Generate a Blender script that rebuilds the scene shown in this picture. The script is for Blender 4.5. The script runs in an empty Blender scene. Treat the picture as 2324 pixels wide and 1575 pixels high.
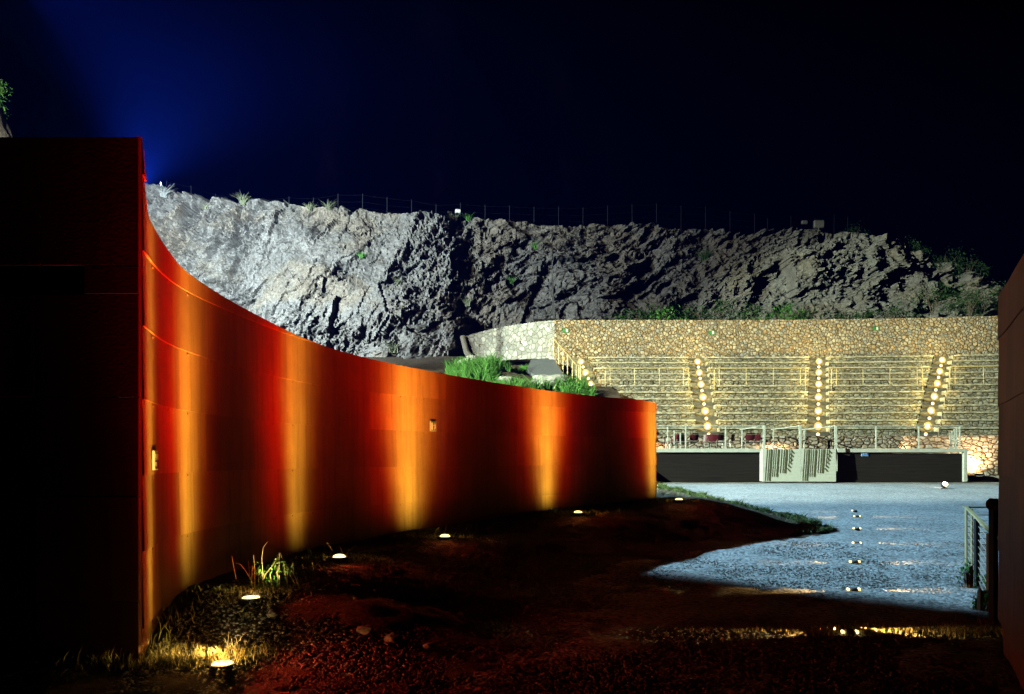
import bpy, math, random
import numpy as np
from mathutils import Vector, Matrix

random.seed(7)
RNG = np.random.default_rng(11)
SC = bpy.context.scene
COL = SC.collection
F = 1700.0      # focal length measured in photograph units (picture 2324 units wide)
EYE = 1.7


def P(x, y, Y):
    """point at depth Y that the photograph shows at (x, y)"""
    return Vector(((x - 1162) / F * Y, Y, EYE - (y - 1042) / F * Y))


# ------------------------------------------------------------------ helpers
class MB:
    def __init__(self):
        self.v, self.f, self.m, self.t = [], [], [], []

    def add(self, vs, fs, mi=0, tone=0.5):
        b = len(self.v)
        self.v.extend([tuple(p) for p in vs])
        for q in fs:
            self.f.append(tuple(b + i for i in q))
            self.m.append(mi)
            self.t.append(tone)

    def box(self, c, s, rz=0.0, mi=0, tone=0.5, bev=0.0):
        hx, hy, hz = s[0] / 2, s[1] / 2, s[2] / 2
        R = Matrix.Rotation(rz, 3, 'Z')
        C = Vector(c)
        if bev <= 0:
            vs = [C + R @ Vector((a * hx, b * hy, d * hz)) for d in (-1, 1) for a, b in ((-1, -1), (1, -1), (1, 1), (-1, 1))]
            self.add(vs, [(3, 2, 1, 0), (4, 5, 6, 7), (0, 1, 5, 4), (1, 2, 6, 5), (2, 3, 7, 6), (3, 0, 4, 7)], mi, tone)
        else:
            rings = []
            for z, k in ((-hz, bev), (-hz + bev, 0), (hz - bev, 0), (hz, bev)):
                ax, ay = hx - k, hy - k
                bx, by = max(ax - bev, ax * .5), max(ay - bev, ay * .5)
                pts = [(-bx, -ay), (bx, -ay), (ax, -by), (ax, by), (bx, ay), (-bx, ay), (-ax, by), (-ax, -by)]
                rings.append([C + R @ Vector((p[0], p[1], z)) for p in pts])
            vs = sum(rings, [])
            fs = []
            for r in range(3):
                for i in range(8):
                    j = (i + 1) % 8
                    fs.append((r * 8 + i, r * 8 + j, r * 8 + 8 + j, r * 8 + 8 + i))
            fs.append(tuple(range(7, -1, -1)))
            fs.append(tuple(range(24, 32)))
            self.add(vs, fs, mi, tone)

    def tube(self, pts, r, n=8, mi=0, cap=True, tone=0.5):
        pts = [Vector(p) for p in pts]
        rr = r if isinstance(r, (list, tuple)) else [r] * len(pts)
        vs, fs = [], []
        for i, p in enumerate(pts):
            a = pts[max(i - 1, 0)]
            b = pts[min(i + 1, len(pts) - 1)]
            d = (b - a)
            d = d.normalized() if d.length > 1e-9 else Vector((0, 0, 1))
            up = Vector((0, 0, 1)) if abs(d.z) < .95 else Vector((1, 0, 0))
            s = d.cross(up).normalized()
            u = s.cross(d).normalized()
            for k in range(n):
                t = 2 * math.pi * k / n
                vs.append(p + (s * math.cos(t) + u * math.sin(t)) * rr[i])
        for i in range(len(pts) - 1):
            for k in range(n):
                j = (k + 1) % n
                fs.append((i * n + k, i * n + j, (i + 1) * n + j, (i + 1) * n + k))
        if cap:
            fs.append(tuple(range(n - 1, -1, -1)))
            fs.append(tuple((len(pts) - 1) * n + k for k in range(n)))
        self.add(vs, fs, mi, tone)

    def bar(self, a, b, w, h, mi=0, tone=0.5):
        """rectangular bar from a to b, w wide sideways, h high"""
        a, b = Vector(a), Vector(b)
        d = (b - a).normalized()
        up = Vector((0, 0, 1)) if abs(d.z) < .95 else Vector((0, 1, 0))
        s = d.cross(up).normalized() * (w / 2)
        u = s.cross(d).normalized() * (h / 2)
        vs = [q + x for q in (a, b) for x in (-s - u, s - u, s + u, -s + u)]
        self.add(vs, [(3, 2, 1, 0), (4, 5, 6, 7), (0, 1, 5, 4), (1, 2, 6, 5), (2, 3, 7, 6), (3, 0, 4, 7)], mi, tone)

    def lathe(self, prof, c, n=20, axis=None, mi=0, tone=0.5):
        """profile of (radius, height) about axis (default z) at c"""
        c = Vector(c)
        ax = Vector(axis).normalized() if axis else Vector((0, 0, 1))
        up = Vector((0, 0, 1)) if abs(ax.z) < .9 else Vector((1, 0, 0))
        s = ax.cross(up).normalized()
        u = ax.cross(s).normalized()
        vs, fs = [], []
        for r, h in prof:
            for k in range(n):
                t = 2 * math.pi * k / n
                vs.append(c + ax * h + (s * math.cos(t) + u * math.sin(t)) * r)
        for i in range(len(prof) - 1):
            for k in range(n):
                j = (k + 1) % n
                fs.append((i * n + k, (i + 1) * n + k, (i + 1) * n + j, i * n + j))
        fs.append(tuple(range(n)))
        fs.append(tuple((len(prof) - 1) * n + k for k in range(n - 1, -1, -1)))
        self.add(vs, fs, mi, tone)

    def build(self, name, mats, parent=None, smooth=False, recalc=True):
        me = bpy.data.meshes.new(name)
        me.from_pydata(self.v, [], self.f)
        for m in (mats if isinstance(mats, (list, tuple)) else [mats]):
            me.materials.append(m)
        me.polygons.foreach_set('material_index', self.m)
        at = me.attributes.new('tone', 'FLOAT', 'FACE')
        at.data.foreach_set('value', self.t)
        if smooth:
            me.polygons.foreach_set('use_smooth', [True] * len(self.f))
        me.update()
        if recalc:
            import bmesh
            bm = bmesh.new()
            bm.from_mesh(me)
            bmesh.ops.recalc_face_normals(bm, faces=bm.faces)
            bm.to_mesh(me)
            bm.free()
        return link(name, me, parent)


def link(name, me, parent=None):
    o = bpy.data.objects.new(name, me)
    COL.objects.link(o)
    if parent is not None:
        o.parent = parent
        if parent.type == 'EMPTY' or parent.parent is None:
            o.matrix_parent_inverse = Matrix.Translation(-WORLD[parent.name]) if parent.name in WORLD else Matrix()
    return o


WORLD = {}


def thing(name, loc, label, cat, group=None):
    o = bpy.data.objects.new(name, None)
    o.empty_display_size = .2
    COL.objects.link(o)
    o.location = loc
    o['label'] = label
    o['category'] = cat
    if group:
        o['group'] = group
    WORLD[o.name] = Vector(loc)
    return o


def tag(o, label, cat, group=None):
    o['label'] = label
    o['category'] = cat
    if group:
        o['group'] = group
    return o


def struct(o, kind='structure'):
    o['kind'] = kind
    return o


def nmesh(name, v, f, mats, parent=None, smooth=False, mi=None, tone=None):
    """fast mesh from numpy arrays; f is (n,3) or (n,4)"""
    me = bpy.data.meshes.new(name)
    n, k = f.shape
    me.vertices.add(len(v))
    me.vertices.foreach_set('co', np.asarray(v, np.float32).ravel())
    me.loops.add(n * k)
    me.loops.foreach_set('vertex_index', np.asarray(f, np.int32).ravel())
    me.polygons.add(n)
    me.polygons.foreach_set('loop_start', np.arange(0, n * k, k, dtype=np.int32))
    for m in (mats if isinstance(mats, (list, tuple)) else [mats]):
        me.materials.append(m)
    if mi is not None:
        me.polygons.foreach_set('material_index', np.asarray(mi, np.int32))
    me.polygons.foreach_set('use_smooth', np.full(n, smooth))
    if tone is not None:
        a = me.attributes.new('tone', 'FLOAT', 'FACE')
        a.data.foreach_set('value', np.asarray(tone, np.float32))
    me.update(calc_edges=True)
    me.validate()
    return link(name, me, parent)


# ------------------------------------------------------------------ noise
def hash3(i, j, k):
    n = (i * 374761393 + j * 668265263 + k * 1274126177) & 0xFFFFFFFF
    n = ((n ^ (n >> 13)) * 1274126177) & 0xFFFFFFFF
    n = ((n ^ (n >> 16)) * 2246822519) & 0xFFFFFFFF
    return ((n ^ (n >> 15)) & 0xFFFFFF) / float(0xFFFFFF)


def vnoise(x, y, z=0.0):
    x, y = np.asarray(x, float), np.asarray(y, float)
    z = np.broadcast_to(np.asarray(z, float), x.shape)
    i, j, k = np.floor(x).astype(np.int64), np.floor(y).astype(np.int64), np.floor(z).astype(np.int64)
    fx, fy, fz = x - i, y - j, z - k
    fx, fy, fz = [t * t * (3 - 2 * t) for t in (fx, fy, fz)]
    r = 0
    for a in (0, 1):
        for b in (0, 1):
            for c in (0, 1):
                w = (fx if a else 1 - fx) * (fy if b else 1 - fy) * (fz if c else 1 - fz)
                r = r + w * hash3(i + a, j + b, k + c)
    return r * 2 - 1


def fbm(x, y, z=0.0, o=4, g=.5):
    r, a, s = 0, 1.0, 1.0
    for q in range(o):
        r = r + a * vnoise(x * s + 13.7 * q, y * s - 7.1 * q, z + 3.3 * q)
        a *= g
        s *= 2.03
    return r


def facets(u, v, seed=0, tilt=1.0):
    """fractured-rock relief: nearest random cell gives a tilted plane"""
    i, j = np.floor(u).astype(np.int64), np.floor(v).astype(np.int64)
    best = np.full(u.shape, 1e9)
    out = np.zeros(u.shape)
    for a in (-1, 0, 1):
        for b in (-1, 0, 1):
            ci, cj = i + a, j + b
            cx = ci + hash3(ci, cj, seed)
            cy = cj + hash3(ci, cj, seed + 1)
            d = (u - cx) ** 2 + (v - cy) ** 2
            h = hash3(ci, cj, seed + 2) - .5 + tilt * ((u - cx) * (hash3(ci, cj, seed + 3) - .5) + (v - cy) * (hash3(ci, cj, seed + 4) - .5))
            m = d < best
            best = np.where(m, d, best)
            out = np.where(m, h, out)
    return out


def sstep(a, b, x):
    t = np.clip((np.asarray(x, float) - a) / (b - a), 0, 1)
    return t * t * (3 - 2 * t)


# ------------------------------------------------------------------ materials
class NT:
    def __init__(self, name, rough=.8, spec=.3):
        self.mat = bpy.data.materials.new(name)
        self.mat.use_nodes = True
        self.n = self.mat.node_tree.nodes
        self.l = self.mat.node_tree.links
        self.b = self.n['Principled BSDF']
        self.b.inputs['Roughness'].default_value = rough
        self.b.inputs['Specular IOR Level'].default_value = spec

    def node(self, t, **kw):
        nd = self.n.new(t)
        for k, v in kw.items():
            setattr(nd, k, v)
        return nd

    def lk(self, a, b):
        self.l.new(a, b)

    def coord(self, scale=(1, 1, 1), rot=(0, 0, 0), kind='Object'):
        tc = self.node('ShaderNodeTexCoord')
        mp = self.node('ShaderNodeMapping')
        mp.inputs['Scale'].default_value = scale
        mp.inputs['Rotation'].default_value = rot
        self.lk(tc.outputs[kind], mp.inputs['Vector'])
        return mp.outputs['Vector']

    def noise(self, vec, scale, detail=4, rough=.55):
        t = self.node('ShaderNodeTexNoise')
        t.inputs['Scale'].default_value = scale
        t.inputs['Detail'].default_value = detail
        t.inputs['Roughness'].default_value = rough
        self.lk(vec, t.inputs['Vector'])
        return t.outputs['Fac']

    def ramp(self, fac, stops):
        r = self.node('ShaderNodeValToRGB')
        e = r.color_ramp.elements
        while len(e) < len(stops):
            e.new(.5)
        for q, (p, c) in zip(e, stops):
            q.position = p
            q.color = (c[0], c[1], c[2], 1) if len(c) == 3 else c
        self.lk(fac, r.inputs['Fac'])
        return r.outputs['Color']

    def mix(self, fac, a, b, mode='MIX'):
        m = self.node('ShaderNodeMix', data_type='RGBA', blend_type=mode)
        for s, v in ((m.inputs[0], fac), (m.inputs[6], a), (m.inputs[7], b)):
            if hasattr(v, 'is_linked') or hasattr(v, 'links'):
                self.lk(v, s)
            elif isinstance(v, (int, float)):
                s.default_value = v
            else:
                s.default_value = (v[0], v[1], v[2], 1)
        return m.outputs[2]

    def math(self, op, a, b=None):
        m = self.node('ShaderNodeMath', operation=op)
        for s, v in ((m.inputs[0], a), (m.inputs[1], b)):
            if v is None:
                continue
            if isinstance(v, (int, float)):
                s.default_value = v
            else:
                self.lk(v, s)
        return m.outputs[0]

    def tone(self):
        a = self.node('ShaderNodeAttribute', attribute_name='tone')
        return a.outputs['Fac']

    def base(self, c):
        if isinstance(c, (tuple, list)):
            self.b.inputs['Base Color'].default_value = (c[0], c[1], c[2], 1)
        else:
            self.lk(c, self.b.inputs['Base Color'])

    def bump(self, h, strength=.5, dist=.02):
        b = self.node('ShaderNodeBump')
        b.inputs['Strength'].default_value = strength
        b.inputs['Distance'].default_value = dist
        self.lk(h, b.inputs['Height'])
        self.lk(b.outputs['Normal'], self.b.inputs['Normal'])


def flat(name, c, rough=.6, metal=0, var=.12, scale=6, spec=.3):
    t = NT(name, rough, spec)
    v = t.coord()
    n = t.noise(v, scale, 5)
    lo = tuple(x * (1 - var) for x in c)
    hi = tuple(min(1, x * (1 + var)) for x in c)
    t.base(t.ramp(n, [(.3, lo), (.7, hi)]))
    t.b.inputs['Metallic'].default_value = metal
    return t.mat


def emit(name, c, s):
    t = NT(name)
    t.base((.15, .13, .08))
    t.b.inputs['Emission Color'].default_value = (c[0], c[1], c[2], 1)
    t.b.inputs['Emission Strength'].default_value = s
    return t.mat


M = {}


def corten(name, lo, hi):
    t = NT(name, .72, .25)
    v = t.coord()
    streak = t.noise(t.coord((5, 5, .25)), 1.6, 6, .6)
    blot = t.noise(v, 1.3, 6, .65)
    fine = t.noise(v, 45, 3)
    run = t.noise(t.coord((16, 16, .5)), 1.1, 5, .65)
    c = t.ramp(blot, [(.3, lo), (.72, hi)])
    c = t.mix(t.math('MULTIPLY', t.ramp(streak, [(.45, (0, 0, 0)), (.75, (1, 1, 1))]), .6), c, (lo[0] * .55, lo[1] * .5, lo[2] * .5))
    c = t.mix(t.math('MULTIPLY', t.ramp(run, [(.54, (0, 0, 0)), (.72, (1, 1, 1))]), .45), c, (lo[0] * .5, lo[1] * .42, lo[2] * .4))
    tn = t.math('ADD', t.math('MULTIPLY', t.tone(), .4), .8)
    c = t.mix(1.0, c, tn, 'MULTIPLY')
    c = t.mix(.25, c, t.ramp(fine, [(.3, (.5, .5, .5)), (.7, (1, 1, 1))]), 'MULTIPLY')
    t.base(c)
    t.bump(t.math('ADD', fine, t.math('MULTIPLY', blot, 2.0)), .12, .01)
    return t.mat


M['corten'] = corten('weathering_steel', (.25, .10, .032), (.36, .155, .048))
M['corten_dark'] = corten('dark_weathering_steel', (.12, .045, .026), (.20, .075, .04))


def stone(name, scale, cols, mortar, bumpd=.09, edge=.07, stretch=(1, 1, 1)):
    t = NT(name, .85, .2)
    v0 = t.coord(stretch)
    # wobble the coordinates a little so that stones are irregular
    nz = t.node('ShaderNodeTexNoise')
    nz.inputs['Scale'].default_value = scale * 1.1
    nz.inputs['Detail'].default_value = 2
    t.lk(v0, nz.inputs['Vector'])
    sub = t.node('ShaderNodeVectorMath', operation='SUBTRACT')
    t.lk(nz.outputs['Color'], sub.inputs[0])
    sub.inputs[1].default_value = (.5, .5, .5)
    sc = t.node('ShaderNodeVectorMath', operation='SCALE')
    t.lk(sub.outputs[0], sc.inputs[0])
    sc.inputs['Scale'].default_value = .5 / scale
    ad = t.node('ShaderNodeVectorMath', operation='ADD')
    t.lk(v0, ad.inputs[0])
    t.lk(sc.outputs[0], ad.inputs[1])
    v = ad.outputs[0]
    de = t.node('ShaderNodeTexVoronoi', feature='DISTANCE_TO_EDGE')
    de.inputs['Scale'].default_value = scale
    t.lk(v, de.inputs['Vector'])
    ce = t.node('ShaderNodeTexVoronoi', feature='F1')
    ce.inputs['Scale'].default_value = scale
    t.lk(v, ce.inputs['Vector'])
    sep = t.node('ShaderNodeSeparateColor')
    t.lk(ce.outputs['Color'], sep.inputs[0])
    k = len(cols)
    c = t.ramp(sep.outputs[0], [((i + .5) / k, q) for i, q in enumerate(cols)])
    bri = t.math('ADD', t.math('MULTIPLY', sep.outputs[1], .6), .62)
    c = t.mix(1.0, c, bri, 'MULTIPLY')
    grain = t.noise(v0, scale * 7, 5, .65)
    c = t.mix(.45, c, t.ramp(grain, [(.3, (.45, .42, .4)), (.7, (1, 1, 1))]), 'MULTIPLY')
    m = t.ramp(de.outputs['Distance'], [(edge * .25, (0, 0, 0)), (edge * 1.2, (1, 1, 1))])
    m2 = t.ramp(ce.outputs['Distance'], [(.56, (1, 1, 1)), (.80, (0, 0, 0))])
    m = t.mix(1.0, m, m2, 'MULTIPLY')
    c = t.mix(m, mortar, c)
    t.base(c)
    hgt = t.ramp(de.outputs['Distance'], [(0.0, (0, 0, 0)), (edge, (.6, .6, .6)), (edge * 3.4, (1, 1, 1))])
    h2 = t.math('ADD', t.math('ADD', hgt, t.math('MULTIPLY', m2, .5)), t.math('MULTIPLY', grain, .22))
    t.bump(h2, 1.0, bumpd)
    return t.mat


STC = [(.46, .38, .26), (.48, .32, .16), (.44, .40, .31), (.32, .32, .31), (.54, .47, .34), (.44, .29, .16), (.50, .44, .33)]
M['stone_wall'] = stone('rubble_stone_wall', 4.9, STC, (.25, .185, .105), .07, .055)
M['stone_pale'] = stone('pale_rubble_stone', 2.9, [(.52, .51, .47), (.46, .45, .43), (.56, .54, .5)], (.36, .34, .29), .05, .04)
M['stone_seat'] = stone('coursed_seat_stone', 5.3, [(.36, .33, .23), (.38, .30, .18), (.32, .32, .26), (.4, .37, .28)], (.21, .17, .10), .05, .045, (.85, 1, 1.15))
M['stone_big'] = stone('large_rubble_stone', 4.3, [(.5, .42, .33), (.46, .36, .25), (.52, .47, .4)], (.23, .15, .085), .1, .05, (.75, 1, 1.25))

# cliff rock
t = NT('cliff_rock', .9, .15)
v = t.coord()
big = t.noise(v, .11, 5, .6)
mid = t.noise(t.coord((1, 1, 1), (0, .7, 0)), .9, 6, .65)
fin = t.noise(v, 5.5, 6, .7)
c = t.ramp(big, [(.32, (.34, .32, .28)), (.48, (.27, .26, .24)), (.58, (.29, .25, .195)), (.72, (.33, .31, .28))])
c = t.mix(.6, c, t.ramp(mid, [(.3, (.35, .33, .3)), (.6, (1, 1, 1))]), 'MULTIPLY')
c = t.mix(.75, c, t.ramp(fin, [(.32, (.22, .2, .17)), (.58, (1, 1, 1))]), 'MULTIPLY')
t.base(c)
cr = t.node('ShaderNodeTexVoronoi', feature='DISTANCE_TO_EDGE')
cr.inputs['Scale'].default_value = 1.5
t.lk(t.coord((1, .6, 1.9), (0, .8, 0)), cr.inputs['Vector'])
crk = t.ramp(cr.outputs['Distance'], [(0, (0, 0, 0)), (.06, (1, 1, 1))])
t.bump(t.math('ADD', t.math('ADD', t.math('MULTIPLY', mid, 1.2), fin), t.math('MULTIPLY', crk, .5)), .3, .08)
M['rock'] = t.mat

# gravel
t = NT('pale_gravel', .9, .2)
v = t.coord()
vo = t.node('ShaderNodeTexVoronoi', feature='F1')
vo.inputs['Scale'].default_value = 26
t.lk(v, vo.inputs['Vector'])
sp = t.node('ShaderNodeSeparateColor')
t.lk(vo.outputs['Color'], sp.inputs[0])
c = t.ramp(sp.outputs[0], [(0, (.16, .155, .15)), (.35, (.36, .35, .34)), (1, (.56, .55, .54))])
big = t.noise(v, .55, 5, .6)
c = t.mix(.55, c, t.ramp(big, [(.35, (.55, .58, .58)), (.6, (1, 1, 1))]), 'MULTIPLY')
weed = t.noise(v, 2.6, 5, .7)
c = t.mix(t.ramp(weed, [(.66, (0, 0, 0)), (.74, (.7, .7, .7))]), c, (.10, .14, .06))
t.base(c)
clump = t.noise(v, 7, 4, .7)
t.bump(t.math('ADD', t.math('MULTIPLY', vo.outputs['Distance'], -1.0), t.math('MULTIPLY', clump, 1.2)), .55, .03)
M['gravel'] = t.mat

# earth of the planting bed
t = NT('stony_earth', .95, .1)
v = t.coord()
a = t.noise(v, 3.2, 6, .7)
b = t.noise(v, 24, 5, .75)
c = t.ramp(a, [(.3, (.10, .075, .05)), (.55, (.17, .13, .09)), (.75, (.24, .2, .15))])
c = t.mix(.6, c, t.ramp(b, [(.3, (.35, .33, .3)), (.7, (1, 1, 1))]), 'MULTIPLY')
t.base(c)
t.bump(t.math('ADD', t.math('MULTIPLY', a, 1.5), b), 1.0, .09)
M['earth'] = t.mat

M['asphalt'] = flat('grey_path_paving', (.16, .17, .18), .9)
M['loose_stone'] = flat('loose_stone', (.24, .22, .2), .95, var=.45, scale=9, spec=.0)
M['boulder'] = flat('pale_boulder', (.45, .43, .38), .9, var=.3, scale=5)
M['pale_steel'] = flat('pale_painted_steel', (.55, .58, .52), .5)
M['rail_steel'] = flat('tan_galvanised_rail', (.58, .46, .22), .45, .1)
M['white_panel'] = flat('white_painted_panel', (.62, .66, .58), .6, var=.05)
M['slot'] = flat('olive_shadow_bar', (.10, .10, .045), .8)  # shade colour for the railing shadow on the white panels
M['dark_steel'] = flat('dark_steel', (.03, .03, .03), .6)
M['black_paint'] = flat('black_steel', (.015, .014, .014), .7)
M['maroon'] = flat('maroon_plastic', (.085, .012, .018), .4, var=.2)
M['chair_metal'] = flat('grey_chair_metal', (.42, .42, .38), .4, .5)
M['concrete'] = flat('pale_concrete', (.4, .38, .33), .9)
M['tread'] = flat('rough_tread_stone', (.36, .33, .24), .95, var=.55, scale=4)
M['step'] = flat('worn_grey_step', (.11, .10, .075), .9, var=.3)
M['white_paint'] = flat('white_sign_paint', (.78, .77, .70), .5, var=.04)
M['sign_green'] = flat('green_sign_paint', (.05, .22, .06), .5)
M['sign_blue'] = flat('blue_sign_paint', (.03, .16, .55), .4)
M['sign_pale_blue'] = flat('pale_blue_sign_paint', (.45, .65, .85), .4)
M['sign_dark'] = flat('dark_sign_ink', (.06, .03, .025), .6)
M['fence_post'] = flat('dull_fence_post', (.018, .019, .025), .8)
M['cable'] = flat('steel_cable', (.55, .5, .4), .35, .6)

t = NT('dark_board_wall', .85, .2)
v = t.coord((.25, 1, 7))
a = t.noise(v, 3, 5, .7)
t.base(t.ramp(a, [(.3, (.007, .006, .006)), (.7, (.024, .018, .015))]))
wv = t.node('ShaderNodeTexWave', bands_direction='Z')
wv.inputs['Scale'].default_value = 2.2
wv.inputs['Distortion'].default_value = .3
t.lk(t.coord(), wv.inputs['Vector'])
t.bump(t.math('ADD', t.math('MULTIPLY', wv.outputs['Fac'], .4), a), .4, .015)
M['boards'] = t.mat


def leafmat(name, lo, hi, trans=.25):
    t = NT(name, .7, .2)
    c = t.ramp(t.tone(), [(0, lo), (1, hi)])
    t.base(c)
    return t.mat


M['leaf'] = leafmat('green_leaves', (.05, .16, .03), (.13, .34, .06))
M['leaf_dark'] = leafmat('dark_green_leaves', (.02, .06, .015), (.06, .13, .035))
M['leaf_grey'] = leafmat('grey_green_leaves', (.12, .14, .07), (.3, .32, .2))
M['leaf_white'] = leafmat('silvery_leaves', (.3, .32, .3), (.5, .5, .46))
M['dry'] = leafmat('dry_grass', (.22, .17, .08), (.5, .42, .2))
M['stem'] = leafmat('dry_stem', (.2, .15, .08), (.4, .32, .18))
M['bark'] = flat('tree_bark', (.12, .09, .06), .9, var=.3)

WARM = (1.0, .93, .55)
M['lens_hot'] = emit('lit_lamp_glass', (1.0, .74, .26), 3.4)
M['lens_step'] = emit('lit_step_lamp_glass', (1.0, .88, .55), 10)
M['lens_step_dim'] = emit('dimmer_step_lamp_glass', (1.0, .8, .42), 5)
M['halo'] = emit('painted_lamp_halo', (1.0, .62, .17), .8)  # glare halo of the step lamps, painted as an emissive ring
M['halo'].node_tree.nodes['Principled BSDF'].inputs['Base Color'].default_value = (.03, .025, .01, 1)
M['lens_blue'] = emit('lit_flood_glass', (.7, .88, 1.0), 6)


# ------------------------------------------------------------------ lights
def lamp(name, kind, loc, power, color, parent=None, target=None, size=None, blend=1.0, radius=.03, sx=1.0, sy=1.0):
    d = bpy.data.lights.new(name, kind)
    d.energy = power
    d.color = color
    d.shadow_soft_size = radius
    if kind == 'SPOT':
        d.spot_size = size
        d.spot_blend = blend
    o = bpy.data.objects.new(name, d)
    COL.objects.link(o)
    if target is not None:
        q = (Vector(target) - Vector(loc)).to_track_quat('-Z', 'Y')
        o.rotation_euler = q.to_euler()
    o.location = loc
    o.scale = (sx, sy, 1)
    if parent is not None:
        o.parent = parent
        o.matrix_parent_inverse = Matrix.Translation(-WORLD[parent.name])
    return o


def wall_wash(name, loc, toward, power, parent, dist, wcore=.30, wred=1.0, top=4.6):
    """ground lamp whose reflector throws an even upright column on the wall: the
    intensity depends on the direction only (x sideways, y up, -z to the wall)"""
    o = lamp(name, 'POINT', loc, power, (1, 1, 1), parent, Vector(toward), radius=.03)
    d = o.data
    d.use_nodes = True
    nt = d.node_tree
    em = nt.nodes['Emission']
    tcn = nt.nodes.new('ShaderNodeTexCoord')
    sx = nt.nodes.new('ShaderNodeSeparateXYZ')
    nt.links.new(tcn.outputs['Normal'], sx.inputs[0])

    def m(op, a, b=None):
        q = nt.nodes.new('ShaderNodeMath')
        q.operation = op
        for s_, v_ in ((q.inputs[0], a), (q.inputs[1], b)):
            if v_ is None:
                continue
            if isinstance(v_, (int, float)):
                s_.default_value = v_
            else:
                nt.links.new(v_, s_)
        return q.outputs[0]
    front = m('GREATER_THAN', m('MULTIPLY', sx.outputs['Z'], -1.0), -.05)
    h = m('MAXIMUM', m('SQRT', m('ADD', m('MULTIPLY', sx.outputs['X'], sx.outputs['X']), m('MULTIPLY', sx.outputs['Z'], sx.outputs['Z']))), .03)
    up = m('MULTIPLY', m('DIVIDE', sx.outputs['Y'], h), dist)        # height hit on the wall
    u = m('ARCSINE', m('MULTIPLY', m('DIVIDE', sx.outputs['X'], h), .9999))   # bearing to either side
    gain = m('DIVIDE', 1.0, m('POWER', h, 3.0))
    wid = m('ADD', .50, m('MULTIPLY', m('MINIMUM', m('MAXIMUM', m('DIVIDE', up, 2.3), 0), 1), .62))
    un = m('DIVIDE', m('ABSOLUTE', u), wid)
    rise = m('MINIMUM', m('MAXIMUM', m('DIVIDE', m('ADD', up, .05), .45), 0), 1)
    fade = m('SUBTRACT', 1.0, m('MULTIPLY', m('MINIMUM', m('MAXIMUM', m('DIVIDE', m('SUBTRACT', up, 1.6), top - 1.6), 0), 1), .55))
    vert = m('MULTIPLY', m('MULTIPLY', rise, fade), front)

    def lobe(w, p):
        return m('EXPONENT', m('MULTIPLY', m('POWER', m('DIVIDE', un, w), p), -1.0))
    wide = lobe(wred * 1.9, 1.6)
    hi = m('SUBTRACT', 1.0, m('MULTIPLY', m('MINIMUM', m('MAXIMUM', m('DIVIDE', m('SUBTRACT', up, 1.5), 2.2), 0), 1), .50))
    core = m('MULTIPLY', lobe(wcore * 1.4, 2.0), hi)
    mid = lobe(wcore * 1.75, 2.0)
    red = lobe(wred, 1.5)
    # the red spill needs height to spread
    rs = m('ADD', .14, m('MULTIPLY', m('MINIMUM', m('MAXIMUM', m('DIVIDE', up, 1.9), 0), 1), .75))
    R = m('ADD', m('ADD', m('MULTIPLY', core, .60), m('MULTIPLY', mid, .20)), m('ADD', m('MULTIPLY', m('MULTIPLY', red, rs), .70), m('MULTIPLY', m('MULTIPLY', wide, rs), .20)))
    G = m('ADD', m('ADD', m('MULTIPLY', core, .92), m('MULTIPLY', mid, .045)), m('MULTIPLY', red, .004))
    B = m('ADD', m('MULTIPLY', core, .19), m('MULTIPLY', red, .003))
    cc_ = nt.nodes.new('ShaderNodeCombineColor')
    for i_, v_ in enumerate((R, G, B)):
        nt.links.new(v_, cc_.inputs[i_])
    nt.links.new(cc_.outputs[0], em.inputs['Color'])
    nt.links.new(m('MULTIPLY', gain, vert), em.inputs['Strength'])
    return o


# ------------------------------------------------------------------ curved wall plan
PLAN = [(322, 6.1), (326, 6.2), (333, 6.32), (345, 6.6), (369, 7.0), (404, 7.42), (448, 7.9), (520, 8.62), (599, 9.55), (694, 10.75),
        (800, 11.85), (921, 12.95), (1060, 14.1), (1225, 15.4), (1350, 16.4), (1455, 17.3), (1482, 17.55)]
TOPY = [(322, 311), (326, 408), (333, 484), (345, 520), (369, 562), (404, 605), (448, 639), (520, 682), (599, 725), (694, 771),
        (800, 805), (921, 832), (1060, 858), (1225, 884), (1350, 899), (1455, 908), (1482, 914)]
pl = []
for (x, Y), (_, ty) in zip(PLAN, TOPY):
    pl.append(((x - 1162) / F * Y, Y, EYE + (1042 - ty) / F * Y))
pl = np.array(pl)


def resample(a, step):
    # Catmull-Rom through the points, then even spacing
    pts = []
    n = len(a)
    for i in range(n - 1):
        p0, p1, p2, p3 = a[max(i - 1, 0)], a[i], a[i + 1], a[min(i + 2, n - 1)]
        for t_ in np.linspace(0, 1, 24, endpoint=False):
            t2, t3 = t_ * t_, t_ ** 3
            pts.append(.5 * ((2 * p1) + (-p0 + p2) * t_ + (2 * p0 - 5 * p1 + 4 * p2 - p3) * t2 + (-p0 + 3 * p1 - 3 * p2 + p3) * t3))
    pts.append(a[-1])
    pts = np.array(pts)
    s = np.concatenate([[0], np.cumsum(np.hypot(np.diff(pts[:, 0]), np.diff(pts[:, 1])))])
    k = int(s[-1] / step)
    q = np.linspace(0, s[-1], k + 1)
    return np.stack([np.interp(q, s, pts[:, i]) for i in range(3)], 1), q


# smooth the plan a little
WP, WS = resample(pl, .11)
sm = WP.copy()
for _ in range(30):
    sm[1:-1, :2] = .25 * sm[:-2, :2] + .5 * sm[1:-1, :2] + .25 * sm[2:, :2]
WP = sm
WALL2 = WP[:, :2]


def wall_dist(x, y):
    d = np.full(np.shape(x), 1e9)
    for q in WALL2[::4]:
        d = np.minimum(d, np.hypot(x - q[0], y - q[1]))
    return d


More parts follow.
